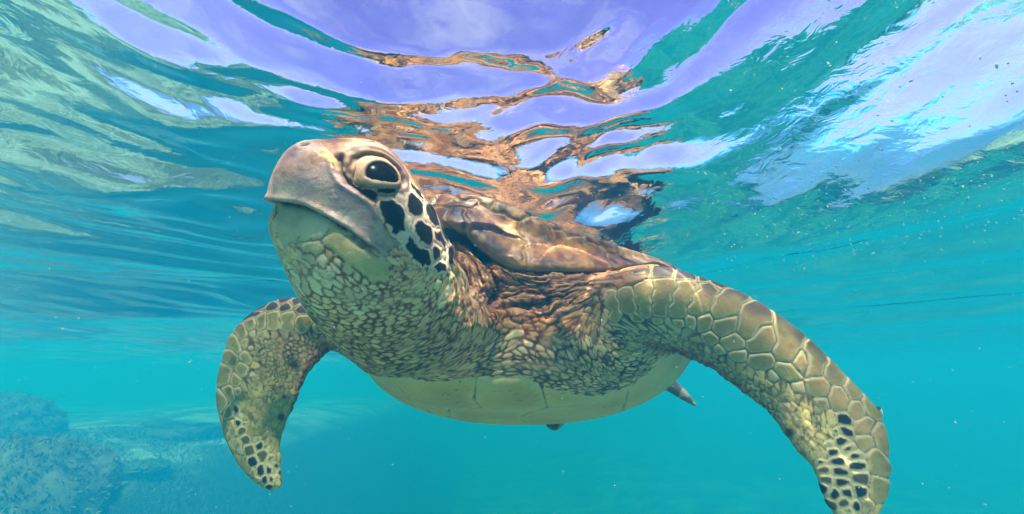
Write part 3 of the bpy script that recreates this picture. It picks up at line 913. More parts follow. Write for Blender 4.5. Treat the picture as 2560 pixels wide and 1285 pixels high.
# eyelids
ey = (rho_eye < 2.6)
ce = np.tile(lin(158, 134, 112), (len(V), 1)) * (1 + .12 * n2 + .05 * n3)[:, None]
ce = mixc(ce, lin(96, 70, 60), np.clip(-fold * 1.8 + .1, 0, .8) * smooth01(rho_eye, 1.2, 1.45))
ce = mixc(ce, lin(206, 186, 162), np.exp(-((rho_eye - 1.2) / .10) ** 2) * (.1 + .4 * (1 - up_side)))
ce = mixc(ce, lin(120, 104, 116), smooth01(ea, .010, .022) * smooth01(rho_eye, 1.3, 1.8) * .6)
ce = mixc(ce, lin(20, 18, 18), 1 - smooth01(rho_eye, .98, 1.06))
we = ((sT == 7) | (rho_eye < 1.7)) * 1.0
col = mixc(col, ce, we * (rho_eye < 5))
eyz = (sT == 7) & ~(rho_eye < 2.6)
col = np.where(eyz[:, None], lin(196, 172, 150) * (1 + .14 * n2 + .2 * np.minimum(n1, 0))[:, None], col)
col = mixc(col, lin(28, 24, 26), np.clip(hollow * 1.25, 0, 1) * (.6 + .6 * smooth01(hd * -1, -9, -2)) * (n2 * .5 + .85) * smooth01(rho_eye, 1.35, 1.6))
for (x, y, r) in [(690, 150, 24), (605, 180, 16), (600, 240, 20), (640, 340, 30), (600, 300, 18)]:
    p = hit(*Z1(x, y))
    if p is not None:
        dd = np.linalg.norm(V - p, axis=1)
        col = mixc(col, lin(70, 52, 44), np.exp(-(dd / (r * .00017)) ** 4) * .65)
        V = V + Nrm * (.0016 * np.exp(-(dd / (r * .00018)) ** 2))[:, None]
# joints between the scales
lw = np.maximum(sLW, .0003)
lj = (1 - smooth01(edge + jit * .3, lw * .45, lw * 1.2)) * np.where(sT == 0, np.clip(.92 + .5 * n1 + .25 * n2, .3, 1), 1) * np.where(eyz | (rho_eye < 2.4), 0, 1)
ljs = np.where(np.isin(sT, (1,)) , .45, np.where(np.isin(sT, (5, 6)), .7, np.where(np.isin(sT, (2, 3)), .8, .92)))
col = mixc(col, sL * (1 + .25 * n1)[:, None], lj * ljs)
crz = np.where((sT == 0) & ~blocked & (rho_eye > 2.4), 1.0, 0) * smooth01(DP, .44, .50) * np.where(grp == 0, 1, .6)
crl = (1 - smooth01(cedge, .0002, .0011)) * crz * np.clip(.75 + .7 * n1, .1, 1)
col = mixc(col, sL * .7, crl * .8)
col = mixc(col, lin(18, 12, 12), nost * .95)
col = mixc(col, lin(26, 20, 16), mouth_dark)
# rust coloured growth along the right flipper's rear edge and the left flipper's notch
RUST = [Z4(*p) for p in [(395, 465), (460, 480), (540, 495), (620, 530), (700, 590), (780, 640), (850, 680)]]
ru, _, rua = poly_dist(PX, PY, RUST)
rw_ = np.where(grp != 2, np.exp(-(ru / (12 - .012 * rua)) ** 2), 0) * (wt + wr > .3) * (.65 + .8 * n2)
RUST2 = [Z2(*p) for p in [(730, 410), (690, 440), (640, 470), (600, 530), (570, 610), (545, 690), (520, 770)]]
ru2, _, rua2 = poly_dist(PX, PY, RUST2)
rw2 = (grp == 2) * np.exp(-(ru2 / (20 - .16 * rua2.clip(0, 90))) ** 2) * (.7 + .8 * n2)
rr_ = np.clip(rw_ + rw2, 0, .92)
rcol = np.where((n3 > .1)[:, None], lin(140, 70, 34), lin(64, 32, 20))
col = mixc(col, rcol, rr_)
for (x, y, r) in [(540, 485, 34), (465, 785, 24), (482, 668, 14)]:
    w_ = np.exp(-(((PX - Z2(x, y)[0]) ** 2 + (PY - Z2(x, y)[1]) ** 2) / (r * .436) ** 2) ** 2) * (grp == 2)
    col = mixc(col, lin(40, 36, 34), w_ * .9)
w_ = np.exp(-(((PX - Z4(1070, 890)[0]) ** 2 + (PY - Z4(1070, 890)[1]) ** 2) / 12 ** 2) ** 2) * (grp == 1)
col = mixc(col, lin(34, 30, 30), w_ * .9)
# brown and pale mottling on the shoulder folds, darker along the creases
fz = np.clip((wt + .4 * wh) * smooth01(PX, 1180, 1260) * (1 - smooth01(PY, 790, 850)), 0, 1)
col = mixc(col, lin(112, 68, 38), fz * np.clip(.3 * n2 + .5 * n1, 0, .6))
col = mixc(col, lin(226, 190, 148), fz * np.clip(.7 * n3 + .6 * n2 - .2, 0, .6) * (1 - lj))
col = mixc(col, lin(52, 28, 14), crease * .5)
# hind limbs
hc = np.where((n1 + .6 * n2 > .1)[:, None], lin(96, 84, 74), lin(172, 158, 134))
col = mixc(col, hc, whd)
# relief
pil = smooth01(edge, 0, np.maximum(sH * 2.2, .0022))
rel = sH * (pil - .55) - .5 * np.minimum(sH, .0012) * lj
rel = np.where(sH > .0026, sH * 1.25 * (np.sqrt(np.clip(edge / np.maximum(.0042, sH), 0, 1)) - .5), rel)
rel = rel * (1 + .25 * n1) + .00022 * n3 + .0004 * n2 * fz * 2 + rr_ * (.0012 * n3 + .002 * n2 + .001)
rel = rel - crl * .0008 + crz * .0006 * smooth01(cedge, 0, .004)
rel = np.where(rho_eye < 2.4, .00012 * n3, rel)
V = V + Nrm * rel[:, None]
V = laplace(V, quad_edges(Q, len(V)), .35, 1)
lum = col.mean(1)[:, None]
col = np.clip((lum + (col - lum) * 1.2) * np.where((grp == 0)[:, None], np.array([1.06, .92, .78]), np.array([1.0, .96, .80])), .004, .85)
body_me = mesh_np('body', V, Q)
at = body_me.attributes.new('Col', 'FLOAT_COLOR', 'POINT')
at.data.foreach_set('color', np.concatenate([col, np.ones((len(col), 1))], 1).astype(np.float32).ravel())
gl = body_me.attributes.new('Gloss', 'FLOAT', 'POINT')
gl.data.foreach_set('value', np.clip(.5 * bk + .35 * jw + .2, 0, 1).astype(np.float32))
# ------------------------------------------------------------------ materials of the turtle
def vcol_mat(name, rough=.5, spec=.4, bump=.25, bscale=900, gloss_attr=False, var=.12):
    mt = bpy.data.materials.new(name); mt.use_nodes = True
    nt = mt.node_tree; N = nt.nodes; L = nt.links
    b = N['Principled BSDF']
    a = N.new('ShaderNodeAttribute'); a.attribute_name = 'Col'
    tc = N.new('ShaderNodeTexCoord')
    nz = N.new('ShaderNodeTexNoise'); nz.inputs['Scale'].default_value = bscale; nz.inputs['Detail'].default_value = 4
    L.new(tc.outputs['Object'], nz.inputs['Vector'])
    mr = N.new('ShaderNodeMapRange'); mr.inputs[1].default_value = .3; mr.inputs[2].default_value = .7
    mr.inputs[3].default_value = 1 - var; mr.inputs[4].default_value = 1 + var
    L.new(nz.outputs['Fac'], mr.inputs[0])
    mx = N.new('ShaderNodeMix'); mx.data_type = 'RGBA'; mx.blend_type = 'MULTIPLY'; mx.inputs[0].default_value = 1
    L.new(a.outputs['Color'], mx.inputs[6]); L.new(mr.outputs[0], mx.inputs[7])
    L.new(mx.outputs[2], b.inputs['Base Color'])
    b.inputs['Roughness'].default_value = rough
    b.inputs['Specular IOR Level'].default_value = spec
    bp = N.new('ShaderNodeBump'); bp.inputs['Strength'].default_value = bump; bp.inputs['Distance'].default_value = .0012
    L.new(nz.outputs['Fac'], bp.inputs['Height']); L.new(bp.outputs['Normal'], b.inputs['Normal'])
    if gloss_attr:
        g = N.new('ShaderNodeAttribute'); g.attribute_name = 'Gloss'
        m2 = N.new('ShaderNodeMapRange'); m2.inputs[3].default_value = rough + .1; m2.inputs[4].default_value = rough - .15
        L.new(g.outputs['Fac'], m2.inputs[0]); L.new(m2.outputs[0], b.inputs['Roughness'])
    return mt


def set_col(me, c):
    c = np.clip(c, .004, .9)
    at = me.attributes.new('Col', 'FLOAT_COLOR', 'POINT')
    at.data.foreach_set('color', np.concatenate([c, np.ones((len(c), 1))], 1).astype(np.float32).ravel())

M_skin = vcol_mat('turtle_skin', .55, .35, .35, 700, True)
M_shell = vcol_mat('turtle_shell', .42, .45, .3, 420, var=.2)
M_belly = vcol_mat('turtle_plastron', .5, .4, .25, 300, var=.1)
M_claw = vcol_mat('turtle_claw', .4, .5, .1, 300)
M_eye = bpy.data.materials.new('turtle_eye'); M_eye.use_nodes = True
b = M_eye.node_tree.nodes['Principled BSDF']
lwn = M_eye.node_tree.nodes.new('ShaderNodeTexNoise'); lwn.inputs['Scale'].default_value = 160
rp = M_eye.node_tree.nodes.new('ShaderNodeValToRGB')
rp.color_ramp.elements[0].color = (.004, .004, .005, 1); rp.color_ramp.elements[1].color = (.022, .018, .016, 1)
M_eye.node_tree.links.new(lwn.outputs['Fac'], rp.inputs['Fac']); M_eye.node_tree.links.new(rp.outputs['Color'], b.inputs['Base Color'])
b.inputs['Roughness'].default_value = .2; b.inputs['Specular IOR Level'].default_value = .08

turtle = bpy.data.objects.new('sea_turtle', None); COL.objects.link(turtle)
turtle.location = W(1300, 900, .9)
tag(turtle, 'large brown green sea turtle swimming just under the surface with both front flippers spread', 'turtle')
INV = -np.array(turtle.location)


def part(name, Vv, faces, mat, parent=turtle, col_=None):
    me = mesh_np(name, np.asarray(Vv) + (INV if parent is turtle or True else 0), faces)
    if col_ is not None: set_col(me, col_)
    return link(name, me, mat, parent)


bodyV = V + INV
body_me.vertices.foreach_set('co', bodyV.astype(np.float32).ravel()); body_me.update()
link('body', body_me, M_skin, turtle)

# eye ball
us, vs = 48, 32
for ce_, n_, a_, b_ in ((ECEN, EN, EA, EB), (ECEN2, EN2, EA2, EB2)):
    ev, ef = [], []
    for i in range(vs + 1):
        for j in range(us):
            t, p = math.pi * i / vs, 2 * math.pi * j / us
            ev.append(ce_ + ER * 1.004 * (n_ * math.cos(t) + math.sin(t) * (a_ * math.cos(p) + b_ * math.sin(p))))
    for i in range(vs):
        for j in range(us):
            ef.append((i * us + j, i * us + (j + 1) % us, (i + 1) * us + (j + 1) % us, (i + 1) * us + j))
    part('eye', np.array(ev), np.array(ef), M_eye)

# claws on the leading edges
def claw(px, py, d, dx, dy, L, r):
    p = W(px, py, d); ax = (RIGHT * dx - UP * dy); ax /= np.linalg.norm(ax)
    s1 = np.cross(ax, FWD); s1 /= np.linalg.norm(s1); s2 = np.cross(ax, s1)
    vv, ff = [], []
    n, sg = 7, 12
    for i in range(n):
        t = i / (n - 1); rr = r * math.sqrt(max(1 - t ** 1.6, 0.0004)); bend = -UP * .25 * L * t * t
        for j in range(sg):
            a = 2 * math.pi * j / sg
            vv.append(p + ax * (L * t - .004) + bend + rr * (s1 * math.cos(a) + s2 * math.sin(a)))
    for i in range(n - 1):
        for j in range(sg):
            ff.append((i * sg + j, i * sg + (j + 1) % sg, (i + 1) * sg + (j + 1) % sg, (i + 1) * sg + j))
    part('claw', np.array(vv), np.array(ff), M_claw, col_=np.tile(lin(222, 214, 196), (len(vv), 1)))
claw(548, 1008, .650, -.7, .35, .011, .0042)
claw(2196, 1028, .524, .55, .8, .012, .0050)

# ------------------------------------------------------------------ carapace
RIM = [(805, 735), (848, 655), (922, 592), (1008, 558), (1100, 556), (1147, 570), (1202, 616), (1268, 664), (1350, 674), (1460, 676), (1540, 675), (1600, 666), (1655, 664), (1722, 708), (1750, 772)]
RIM2 = [(806, 722), (848, 640), (926, 578), (1010, 545), (1100, 542), (1150, 553), (1208, 592), (1276, 640), (1355, 657), (1462, 662), (1542, 663), (1602, 656), (1656, 655), (1716, 698), (1748, 764)]
SHO = [(818, 700), (860, 610), (940, 552), (1025, 515), (1108, 508), (1165, 512), (1228, 544), (1298, 585), (1378, 614), (1470, 632), (1545, 641), (1605, 645), (1660, 656), (1708, 690), (1742, 756)]
TOP = [(838, 680), (880, 590), (960, 535), (1040, 497), (1120, 490), (1180, 490), (1250, 505), (1320, 534), (1400, 567), (1480, 596), (1550, 619), (1612, 638), (1662, 660), (1698, 684), (1736, 750)]
RD = np.array([.86, .82, .76, .71, .675, .660, .650, .645, .648, .665, .695, .745, .79, .83, .85])
R3 = [[W(x, y + 10, d + .035) for (x, y), d in zip(RIM, RD)], [W(x, y, d) for (x, y), d in zip(RIM, RD)], [W(x, y, d - .001) for (x, y), d in zip(RIM2, RD)],
      [W(x, y, d + .035) for (x, y), d in zip(SHO, RD)], [W(x, y, d + .070) for (x, y), d in zip(TOP, RD)]]
top = np.array(R3[-1]); mid = top[6]
for dy, sx, dz, ev_ in ((.12, .96, -.022, .75), (.28, .82, -.065, .6), (.46, .58, -.12, .5), (.64, .22, -.18, .35)):
    q = top.copy()
    q[:, 0] = mid[0] + (top[:, 0] - mid[0]) * sx
    q[:, 1] = mid[1] + dy + (top[:, 1] - mid[1]) * ev_
    q[:, 2] = mid[2] + dz + (top[:, 2] - mid[2]) * (1 if dy < .4 else .8)
    R3.append(q)
R3 = np.array(R3)
nu, nv = 330, 300
tmpA = np.stack([catmull(R3[k], nu) for k in range(len(R3))])
# equalise along the length: more rows near the front
vv_ = np.concatenate([np.linspace(0, 4, 220, endpoint=False), np.linspace(4, len(R3) - 1, 80)])
nv = len(vv_)
rows = []
for t in vv_:
    i = min(int(t), len(R3) - 2); u = t - i
    p0, p1, p2, p3 = tmpA[max(i - 1, 0)], tmpA[i], tmpA[i + 1], tmpA[min(i + 2, len(R3) - 1)]
    rows.append(.5 * (2 * p1 + (p2 - p0) * u + (2 * p0 - 5 * p1 + 4 * p2 - p3) * u ** 2 + (3 * p1 - p0 - 3 * p2 + p3) * u ** 3))
G = np.array(rows)
CV = G.reshape(-1, 3)
gi = np.arange(nv * nu).reshape(nv, nu)
CQ = np.stack([gi[:-1, :-1].ravel(), gi[:-1, 1:].ravel(), gi[1:, 1:].ravel(), gi[1:, :-1].ravel()], 1)
CN = normals(CV, CQ)
if CN[np.argmax(CV[:, 2])][2] < 0:
    CQ = CQ[:, ::-1].copy(); CN = -CN
cx, cy, cd = to_px(CV)


def front_pt(x, y, Vv=None, lo=0):
    Vv = CV if Vv is None else Vv
    X, Y, D = to_px(Vv)
    k = np.argmin((X - x) ** 2 + (Y - y) ** 2 + (D - D.min()) * 60)
    return Vv[k]

SC = [[(200, 270), (170, 300)], [(340, 260), (350, 300)], [(300, 170), (430, 175)],
      [(470, 270), (560, 350), (650, 450), (760, 560), (850, 660), (700, 330), (800, 400), (860, 520), (560, 260)],
      [(980, 420), (1060, 520), (1150, 620), (1080, 680), (1300, 640), (1450, 660), (1600, 660), (1250, 500), (1450, 560), (1620, 610), (1120, 400)],
      [(1790, 680), (1850, 660)],
      [(550, 110), (420, 110), (620, 150)], [(800, 170), (860, 240), (960, 280), (740, 200), (920, 210)],
      [(1150, 270), (1250, 320), (1400, 390), (1600, 500), (1750, 570), (1850, 640)]]
cp, ci = [], []
for k, pts in enumerate(SC):
    for p in pts:
        cp.append(front_pt(*Z5(*p))); ci.append(k)
nid = len(SC)
for (fu, fv_) in [(.03, .35), (.12, .35), (.20, .38), (.06, .60), (.15, .62), (.24, .66), (.04, .80), (.20, .80), (.40, .84), (.60, .84), (.80, .82), (.96, .80),
                  (.15, .93), (.45, .93), (.75, .93), (.95, .92)]:
    cp.append(CV[gi[int(fv_ * (nv - 1)), int(fu * (nu - 1))]]); ci.append(nid); nid += 1
cp = np.array(cp); ci = np.array(ci)
CVw = CV + .0045 * np.stack([vnoise(CV, .022, 61), vnoise(CV, .022, 62), vnoise(CV, .022, 63)], 1) + .0018 * np.stack([vnoise(CV, .008, 64), vnoise(CV, .008, 65), vnoise(CV, .008, 66)], 1)
dk = np.sqrt(((CVw[:, None] - cp[None]) ** 2).sum(2))
dk = dk + .006 * vnoise(CV, .03, 11)[:, None] * 0
j1 = dk.argmin(1); id1 = ci[j1]; f1 = dk.min(1)
f2 = np.where(ci[None] == id1[:, None], 9, dk).min(1)
ced = (f2 - f1) / 2
# colour of the horn: amber, dark clouds, pale growth veins, one painted glare spot
k1 = vnoise(CV, .045, 12); k2 = vnoise(CV, .016, 13); k3 = vnoise(CV, .006, 14); k4 = vnoise(CV * np.array([1, .35, 1]), .010, 15)
cc = np.tile(lin(158, 106, 56), (len(CV), 1))
cc = mixc(cc, lin(196, 150, 92), np.clip(.5 * k1 + .6 * k2 + .1, 0, .8))
cc = mixc(cc, lin(62, 36, 18), np.clip(-.6 * k1 - .9 * k2 + .05 + .7 * k4, 0, .85))
cc = mixc(cc, lin(210, 168, 112), np.clip(k4 * 1.1 + k3 * .5 - .35, 0, .6))
cc = mixc(cc, lin(140, 72, 30), np.clip(k2 * k4 * 2.0, 0, .6))
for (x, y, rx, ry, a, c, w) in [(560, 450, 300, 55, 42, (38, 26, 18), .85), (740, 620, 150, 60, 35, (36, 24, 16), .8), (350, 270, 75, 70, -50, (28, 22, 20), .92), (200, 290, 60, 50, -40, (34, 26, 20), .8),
                             (960, 480, 140, 60, 20, (216, 178, 130), .6), (1150, 610, 160, 70, 5, (196, 120, 62), .6), (560, 340, 150, 50, 25, (150, 112, 92), .5), (760, 220, 70, 60, 20, (70, 48, 30), .8),  # first blob here: bright glare painted into the horn colour
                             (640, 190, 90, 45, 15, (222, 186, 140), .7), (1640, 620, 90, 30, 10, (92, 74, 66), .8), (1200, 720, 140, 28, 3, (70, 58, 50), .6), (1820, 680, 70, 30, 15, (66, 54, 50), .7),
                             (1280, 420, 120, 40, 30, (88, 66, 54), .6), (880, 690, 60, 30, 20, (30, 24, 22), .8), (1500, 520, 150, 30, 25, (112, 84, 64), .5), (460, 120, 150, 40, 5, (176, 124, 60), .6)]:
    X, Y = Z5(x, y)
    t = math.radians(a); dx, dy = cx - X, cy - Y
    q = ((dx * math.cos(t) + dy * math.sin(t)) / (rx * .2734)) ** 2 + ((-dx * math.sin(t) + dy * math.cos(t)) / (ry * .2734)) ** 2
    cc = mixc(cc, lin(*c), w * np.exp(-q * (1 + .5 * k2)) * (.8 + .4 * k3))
cc = cc * (1 + .30 * k3 + .16 * k2)[:, None] * np.array([.94, .88, .80])
lm = cc.mean(1)[:, None]; cc = lm + (cc - lm) * 1.05
rimw = .004 + .0025 * k2
cc = mixc(cc, lin(206, 172, 122), (1 - smooth01(ced, rimw * .25, rimw)) * .5 * np.clip(.8 + k1, .2, 1))
rowt = np.repeat(vv_, nu)
cc = mixc(cc, lin(150, 138, 96), (1 - smooth01(rowt, 1.0, 1.75)) * .8)
base_c = np.tile(lin(158, 122, 78), (len(CV), 1)) * (1 + .15 * k2)[:, None]
car = part('carapace', CV - CN * .0012, CQ, M_shell, col_=mixc(base_c, lin(150, 138, 96), 1 - smooth01(rowt, 1.0, 1.7)))
off = .0032 * smooth01(ced, -.0008, .0055) - .0013 + .0005 * k1 * smooth01(ced, .004, .012) + .0003 * k3
SV = CV + CN * off[:, None]
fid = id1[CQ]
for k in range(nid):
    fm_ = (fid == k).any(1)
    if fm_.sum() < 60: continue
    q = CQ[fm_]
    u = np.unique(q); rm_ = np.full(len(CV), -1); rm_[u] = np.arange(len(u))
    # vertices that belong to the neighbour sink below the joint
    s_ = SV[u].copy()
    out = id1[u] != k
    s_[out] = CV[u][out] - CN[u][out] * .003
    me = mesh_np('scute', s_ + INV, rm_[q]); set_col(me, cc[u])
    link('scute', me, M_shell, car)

# ------------------------------------------------------------------ plastron
R = catmull(TORSO, 260)
A = np.array([W(r[0], r[1], r[2]) for r in R]); B = np.array([W(r[3], r[4], r[5]) for r in R])
C = (A + B) / 2; D = (A - B) / 2
ax = np.gradient(C, axis=0); ax /= np.linalg.norm(ax, axis=1)[:, None]
Nn = np.cross(ax, D); Nn /= np.linalg.norm(Nn, axis=1)[:, None]
Nn *= np.sign((Nn @ -UP))[:, None]
npx = 300
ph = np.radians(np.linspace(-104, 104, npx))
pw = 2.0 / np.clip(R[:, 7], 1.2, 6)[:, None]
sn = np.sign(np.sin(ph)) * np.abs(np.sin(ph))[None] ** pw; cs = np.sign(np.cos(ph)) * np.abs(np.cos(ph))[None] ** pw
PG = C[:, None] + sn[..., None] * D[:, None] + (cs * R[:, 6][:, None])[..., None] * Nn[:, None]
PV = PG.reshape(-1, 3)
gp = np.arange(len(PV)).reshape(260, npx)
PQ = np.stack([gp[:-1, :-1].ravel(), gp[:-1, 1:].ravel(), gp[1:, 1:].ravel(), gp[1:, :-1].ravel()], 1)
PN = normals(PV, PQ)
if (PN * (PV - C.mean(0))).sum() < 0:
    PQ = PQ[:, ::-1].copy(); PN = -PN
X, Y, Dp = to_px(PV)
EDGE = [(880, 880), (930, 915), (962, 934), (1016, 946), (1124, 951), (1199, 947), (1251, 939), (1296, 939), (1337, 955), (1385, 968), (1440, 982), (1500, 988), (1554, 972), (1610, 935), (1647, 903), (1690, 872), (1760, 840)]
Z3 = lambda x, y: (900 + x * .3736, 600 + y * .3736)
pe, psd, _ = poly_dist(X, Y, EDGE)
sgn = pe * psd
sgn = np.where(Dp > .80, np.maximum(sgn, -5 + 65 * smooth01(Dp, .80, .92)), sgn)
keepv = sgn > -5
PQ2 = PQ[keepv[PQ].all(1)]
PL = [[(200, 950), (240, 1010)], [(300, 950), (450, 990), (600, 1000), (700, 960), (400, 1060), (600, 1090)],
      [(850, 980), (950, 940), (1060, 950), (1000, 1050), (800, 1130), (1150, 1030), (1000, 1130), (900, 1160)],
      [(1300, 1000), (1400, 1000), (1520, 1030), (1620, 1030)], [(1250, 1150), (1400, 1120), (1600, 1100), (1700, 1080), (1500, 1160)],
      [(1850, 1030), (1930, 960), (2000, 900), (2080, 850), (1950, 1040), (2100, 950)]]
pp, pi_ = [], []
fr = np.where(Dp < .86)[0]
for k, pts in enumerate(PL):
    for p in pts:
        x, y = Z3(*p)
        q = fr[np.argmin((X[fr] - x) ** 2 + (Y[fr] - y) ** 2)]
        pp.append(PV[q]); pi_.append(k)
npl = len(PL)
for (fi, fj) in [(.88, .25), (.88, .5), (.88, .75)]:
    pp.append(PV[gp[int(fi * 259), int(fj * (npx - 1))]]); pi_.append(npl); npl += 1
pp = np.array(pp); pi_ = np.array(pi_)
dk = np.sqrt(((PV[:, None] - pp[None]) ** 2).sum(2))
j1 = dk.argmin(1); id1 = pi_[j1]; f1 = dk.min(1)
f2 = np.where(pi_[None] == id1[:, None], 9, dk).min(1)
ped = (f2 - f1) / 2 + .0012 * vnoise(PV, .012, 30)
k1 = vnoise(PV, .06, 31); k2 = vnoise(PV, .018, 32); k3 = vnoise(PV, .005, 33); k4 = vnoise(PV, .0025, 34)
pc = np.tile(lin(208, 190, 140), (len(PV), 1))
pc = mixc(pc, lin(186, 156, 92), np.clip(.4 + .7 * k1 + .3 * k2, 0, .7) * smooth01(ped, .001, .015))
pc = mixc(pc, lin(214, 204, 176), np.clip(1 - smooth01(sgn, 0, 26), 0, 1) * .6)
pc = mixc(pc, lin(110, 70, 38), np.clip(k3 * 1.1 + k1 * .6 + k4 * .6 - .75, 0, .6))
pc = pc * np.array([1.12, .90, .52]) * (1 + .06 * k2 + .05 * k3)[:, None]
pc = mixc(pc, lin(104, 86, 60), (1 - smooth01(ped, .0004, .0011)) * .75)
offp = .0060 * smooth01(sgn, -4, 30) - .0022
pl = part('plastron', PV + PN * (offp - .0012)[:, None], PQ2, M_belly, col_=np.tile(lin(120, 100, 72), (len(PV), 1)))
offp2 = offp + .0012 * smooth01(ped, .0001, .0022) - .0016 * (1 - smooth01(ped, .0000, .0006))
SV = PV + PN * offp2[:, None]
fid = id1[PQ2]
for k in range(npl):
    fm_ = (fid == k).any(1)
    if fm_.sum() < 60: continue
    q = PQ2[fm_]; u = np.unique(q); rm_ = np.full(len(PV), -1); rm_[u] = np.arange(len(u))
    s_ = SV[u].copy(); out = id1[u] != k
    s_[out] = PV[u][out] + PN[u][out] * (offp[u][out] - .003)[:, None]
    me = mesh_np('belly_plate', s_ + INV, rm_[q]); set_col(me, pc[u])
    link('belly_plate', me, M_belly, pl)
# ------------------------------------------------------------------ water surface
ZS = CAM[2] + .365
wr_ = np.random.default_rng(21)


def wave_set():
    S = []
    for i in range(9):                                        # wind waves, crests mostly across the view
        lam = wr_.uniform(.35, 1.1); a = math.radians(90 + wr_.normal(0, 38)); S.append((lam, a, wr_.uniform(.35, 1) * .038 * lam / 6.28, wr_.uniform(0, 6.28), 0))
    for i in range(12):
        lam = wr_.uniform(.12, .32); a = math.radians(90 + wr_.normal(0, 42)); S.append((lam, a, wr_.uniform(.4, 1) * .075 * lam / 6.28, wr_.uniform(0, 6.28), 1))
    for i in range(16):
        lam = wr_.uniform(.045, .12); a = math.radians(90 + wr_.normal(0, 45)); S.append((lam, a, wr_.uniform(.4, 1) * .072 * lam / 6.28, wr_.uniform(0, 6.28), 2))
    return S
WAVES = wave_set()


def surface_z(x, y):
    r = np.hypot(x, y)
    P3 = np.stack([x, y, np.zeros_like(x)], 1)
    wx = x + .10 * vnoise(P3, .55, 41) + .03 * vnoise(P3, .18, 42)
    wy = y + .10 * vnoise(P3, .55, 43) + .03 * vnoise(P3, .18, 44)
    yy = wy + .75 * wx ** 2 / (1 + .5 * wx ** 2)               # crests curve round the swimmer
    z = .026 * np.cos(2 * math.pi * (yy - .28) / 2.15) * np.exp(-(r / 30) ** 2)
    z = z + .020 * np.cos(2 * math.pi * (yy * .92 + wx * .35) / .95 + 1.0) * np.exp(-(r / 20) ** 2)
    z = z + .112 * np.exp(-(np.hypot((x - .20) * .80, y - .20) / .47) ** 2)
    patch = np.clip(.62 - .25 * x / (1 + np.abs(x)) + .8 * vnoise(P3, .5, 45), .06, 1.4)     # glassy and ruffled patches
    patch2 = np.clip(.45 + 1.1 * vnoise(P3, .28, 46), .02, 1.5)
    th = np.arctan2(x, y)
    ru = r + .10 * vnoise(P3, .55, 47) + .035 * vnoise(P3, .18, 48); rv = .9 * np.sin(th) * np.minimum(r, 1.2) / 1.2 + .25 * vnoise(P3, .5, 49)
    for lam, a, amp, ph, k in WAVES:
        X_, Y_ = (rv, ru)
        fade = np.exp(-(r * .014 * 2.2 / lam) ** 2)
        w = np.sin((X_ * math.cos(a) + Y_ * math.sin(a)) * 2 * math.pi / lam + ph)
        w = w + .25 * np.cos(2 * ((X_ * math.cos(a) + Y_ * math.sin(a)) * 2 * math.pi / lam + ph))
        z = z + amp * w * fade * (1.0 if k == 0 else patch if k == 1 else patch2 * patch)
    return ZS + z


nr, na = 560, 800
rads = .03 * np.exp(np.linspace(0, math.log(60 / .03), nr))
rads = np.concatenate([np.linspace(.0, .45, 90), .45 * np.exp(np.linspace(0, math.log(70 / .45), nr - 90 + 1))[1:]])
angs = np.linspace(0, 2 * math.pi, na, endpoint=False)
gx = (rads[:, None] * np.sin(angs)[None]).ravel(); gy = (rads[:, None] * np.cos(angs)[None]).ravel()
gz = surface_z(gx, gy)
g = np.arange(nr * na).reshape(nr, na)
g2 = np.roll(g, -1, axis=1)
WQ = np.stack([g[:-1].ravel(), g[1:].ravel(), g2[1:].ravel(), g2[:-1].ravel()], 1)[na:]
cap = [(0 * na, int(g[1, k]), int(g[1, (k + 1) % na])) for k in range(na)]
WV = np.stack([gx, gy, gz], 1)
wn = normals(WV, WQ)
if wn[5000, 2] < 0: WQ = WQ[:, ::-1].copy()
print('surface', len(WV), 'min', gz[(np.hypot(gx, gy - .75) < .5)].min(), 'max', gz.max())
wme = mesh_np('water_surface', WV, WQ)
M_w = bpy.data.materials.new('water_surface'); M_w.use_nodes = True
nt = M_w.node_tree; N = nt.nodes; L = nt.links; N.clear()
out = N.new('ShaderNodeOutputMaterial')
tc = N.new('ShaderNodeTexCoord')
nz = N.new('ShaderNodeTexNoise'); nz.inputs['Scale'].default_value = 26; nz.inputs['Detail'].default_value = 3; nz.inputs['Distortion'].default_value = .6
L.new(tc.outputs['Object'], nz.inputs['Vector'])
bp = N.new('ShaderNodeBump'); bp.inputs['Strength'].default_value = .35; bp.inputs['Distance'].default_value = .004
L.new(nz.outputs['Fac'], bp.inputs['Height'])
fr_ = N.new('ShaderNodeFresnel'); fr_.inputs['IOR'].default_value = 1.333
gl = N.new('ShaderNodeBsdfGlossy'); gl.inputs['Roughness'].default_value = 0.0; gl.inputs['Color'].default_value = (.97, .98, .98, 1)
tr_ = N.new('ShaderNodeBsdfTransparent'); rf = N.new('ShaderNodeBsdfRefraction'); rf.inputs['IOR'].default_value = 1.333; rf.inputs['Roughness'].default_value = 0
m1 = N.new('ShaderNodeMixShader'); m1.inputs[0].default_value = .75
m2 = N.new('ShaderNodeMixShader')
for n_ in (fr_, gl, rf): L.new(bp.outputs['Normal'], n_.inputs['Normal'])
L.new(tr_.outputs[0], m1.inputs[1]); L.new(rf.outputs[0], m1.inputs[2])
L.new(fr_.outputs[0], m2.inputs[0]); L.new(m1.outputs[0], m2.inputs[1]); L.new(gl.outputs[0], m2.inputs[2])
L.new(m2.outputs[0], out.inputs['Surface'])
if WITH_WATER:
    wso = tag(link('water_surface', wme, M_w), kind='structure')
    wso.cycles.is_caustics_caster = True                      # sun bent and gathered by the ripples
    sun_d.cycles.is_caustics_light = True
    for o in bpy.data.objects:
        if o.type == 'MESH' and o.name.split('.')[0] in ('body', 'carapace', 'scute'): o.cycles.is_caustics_receiver = True

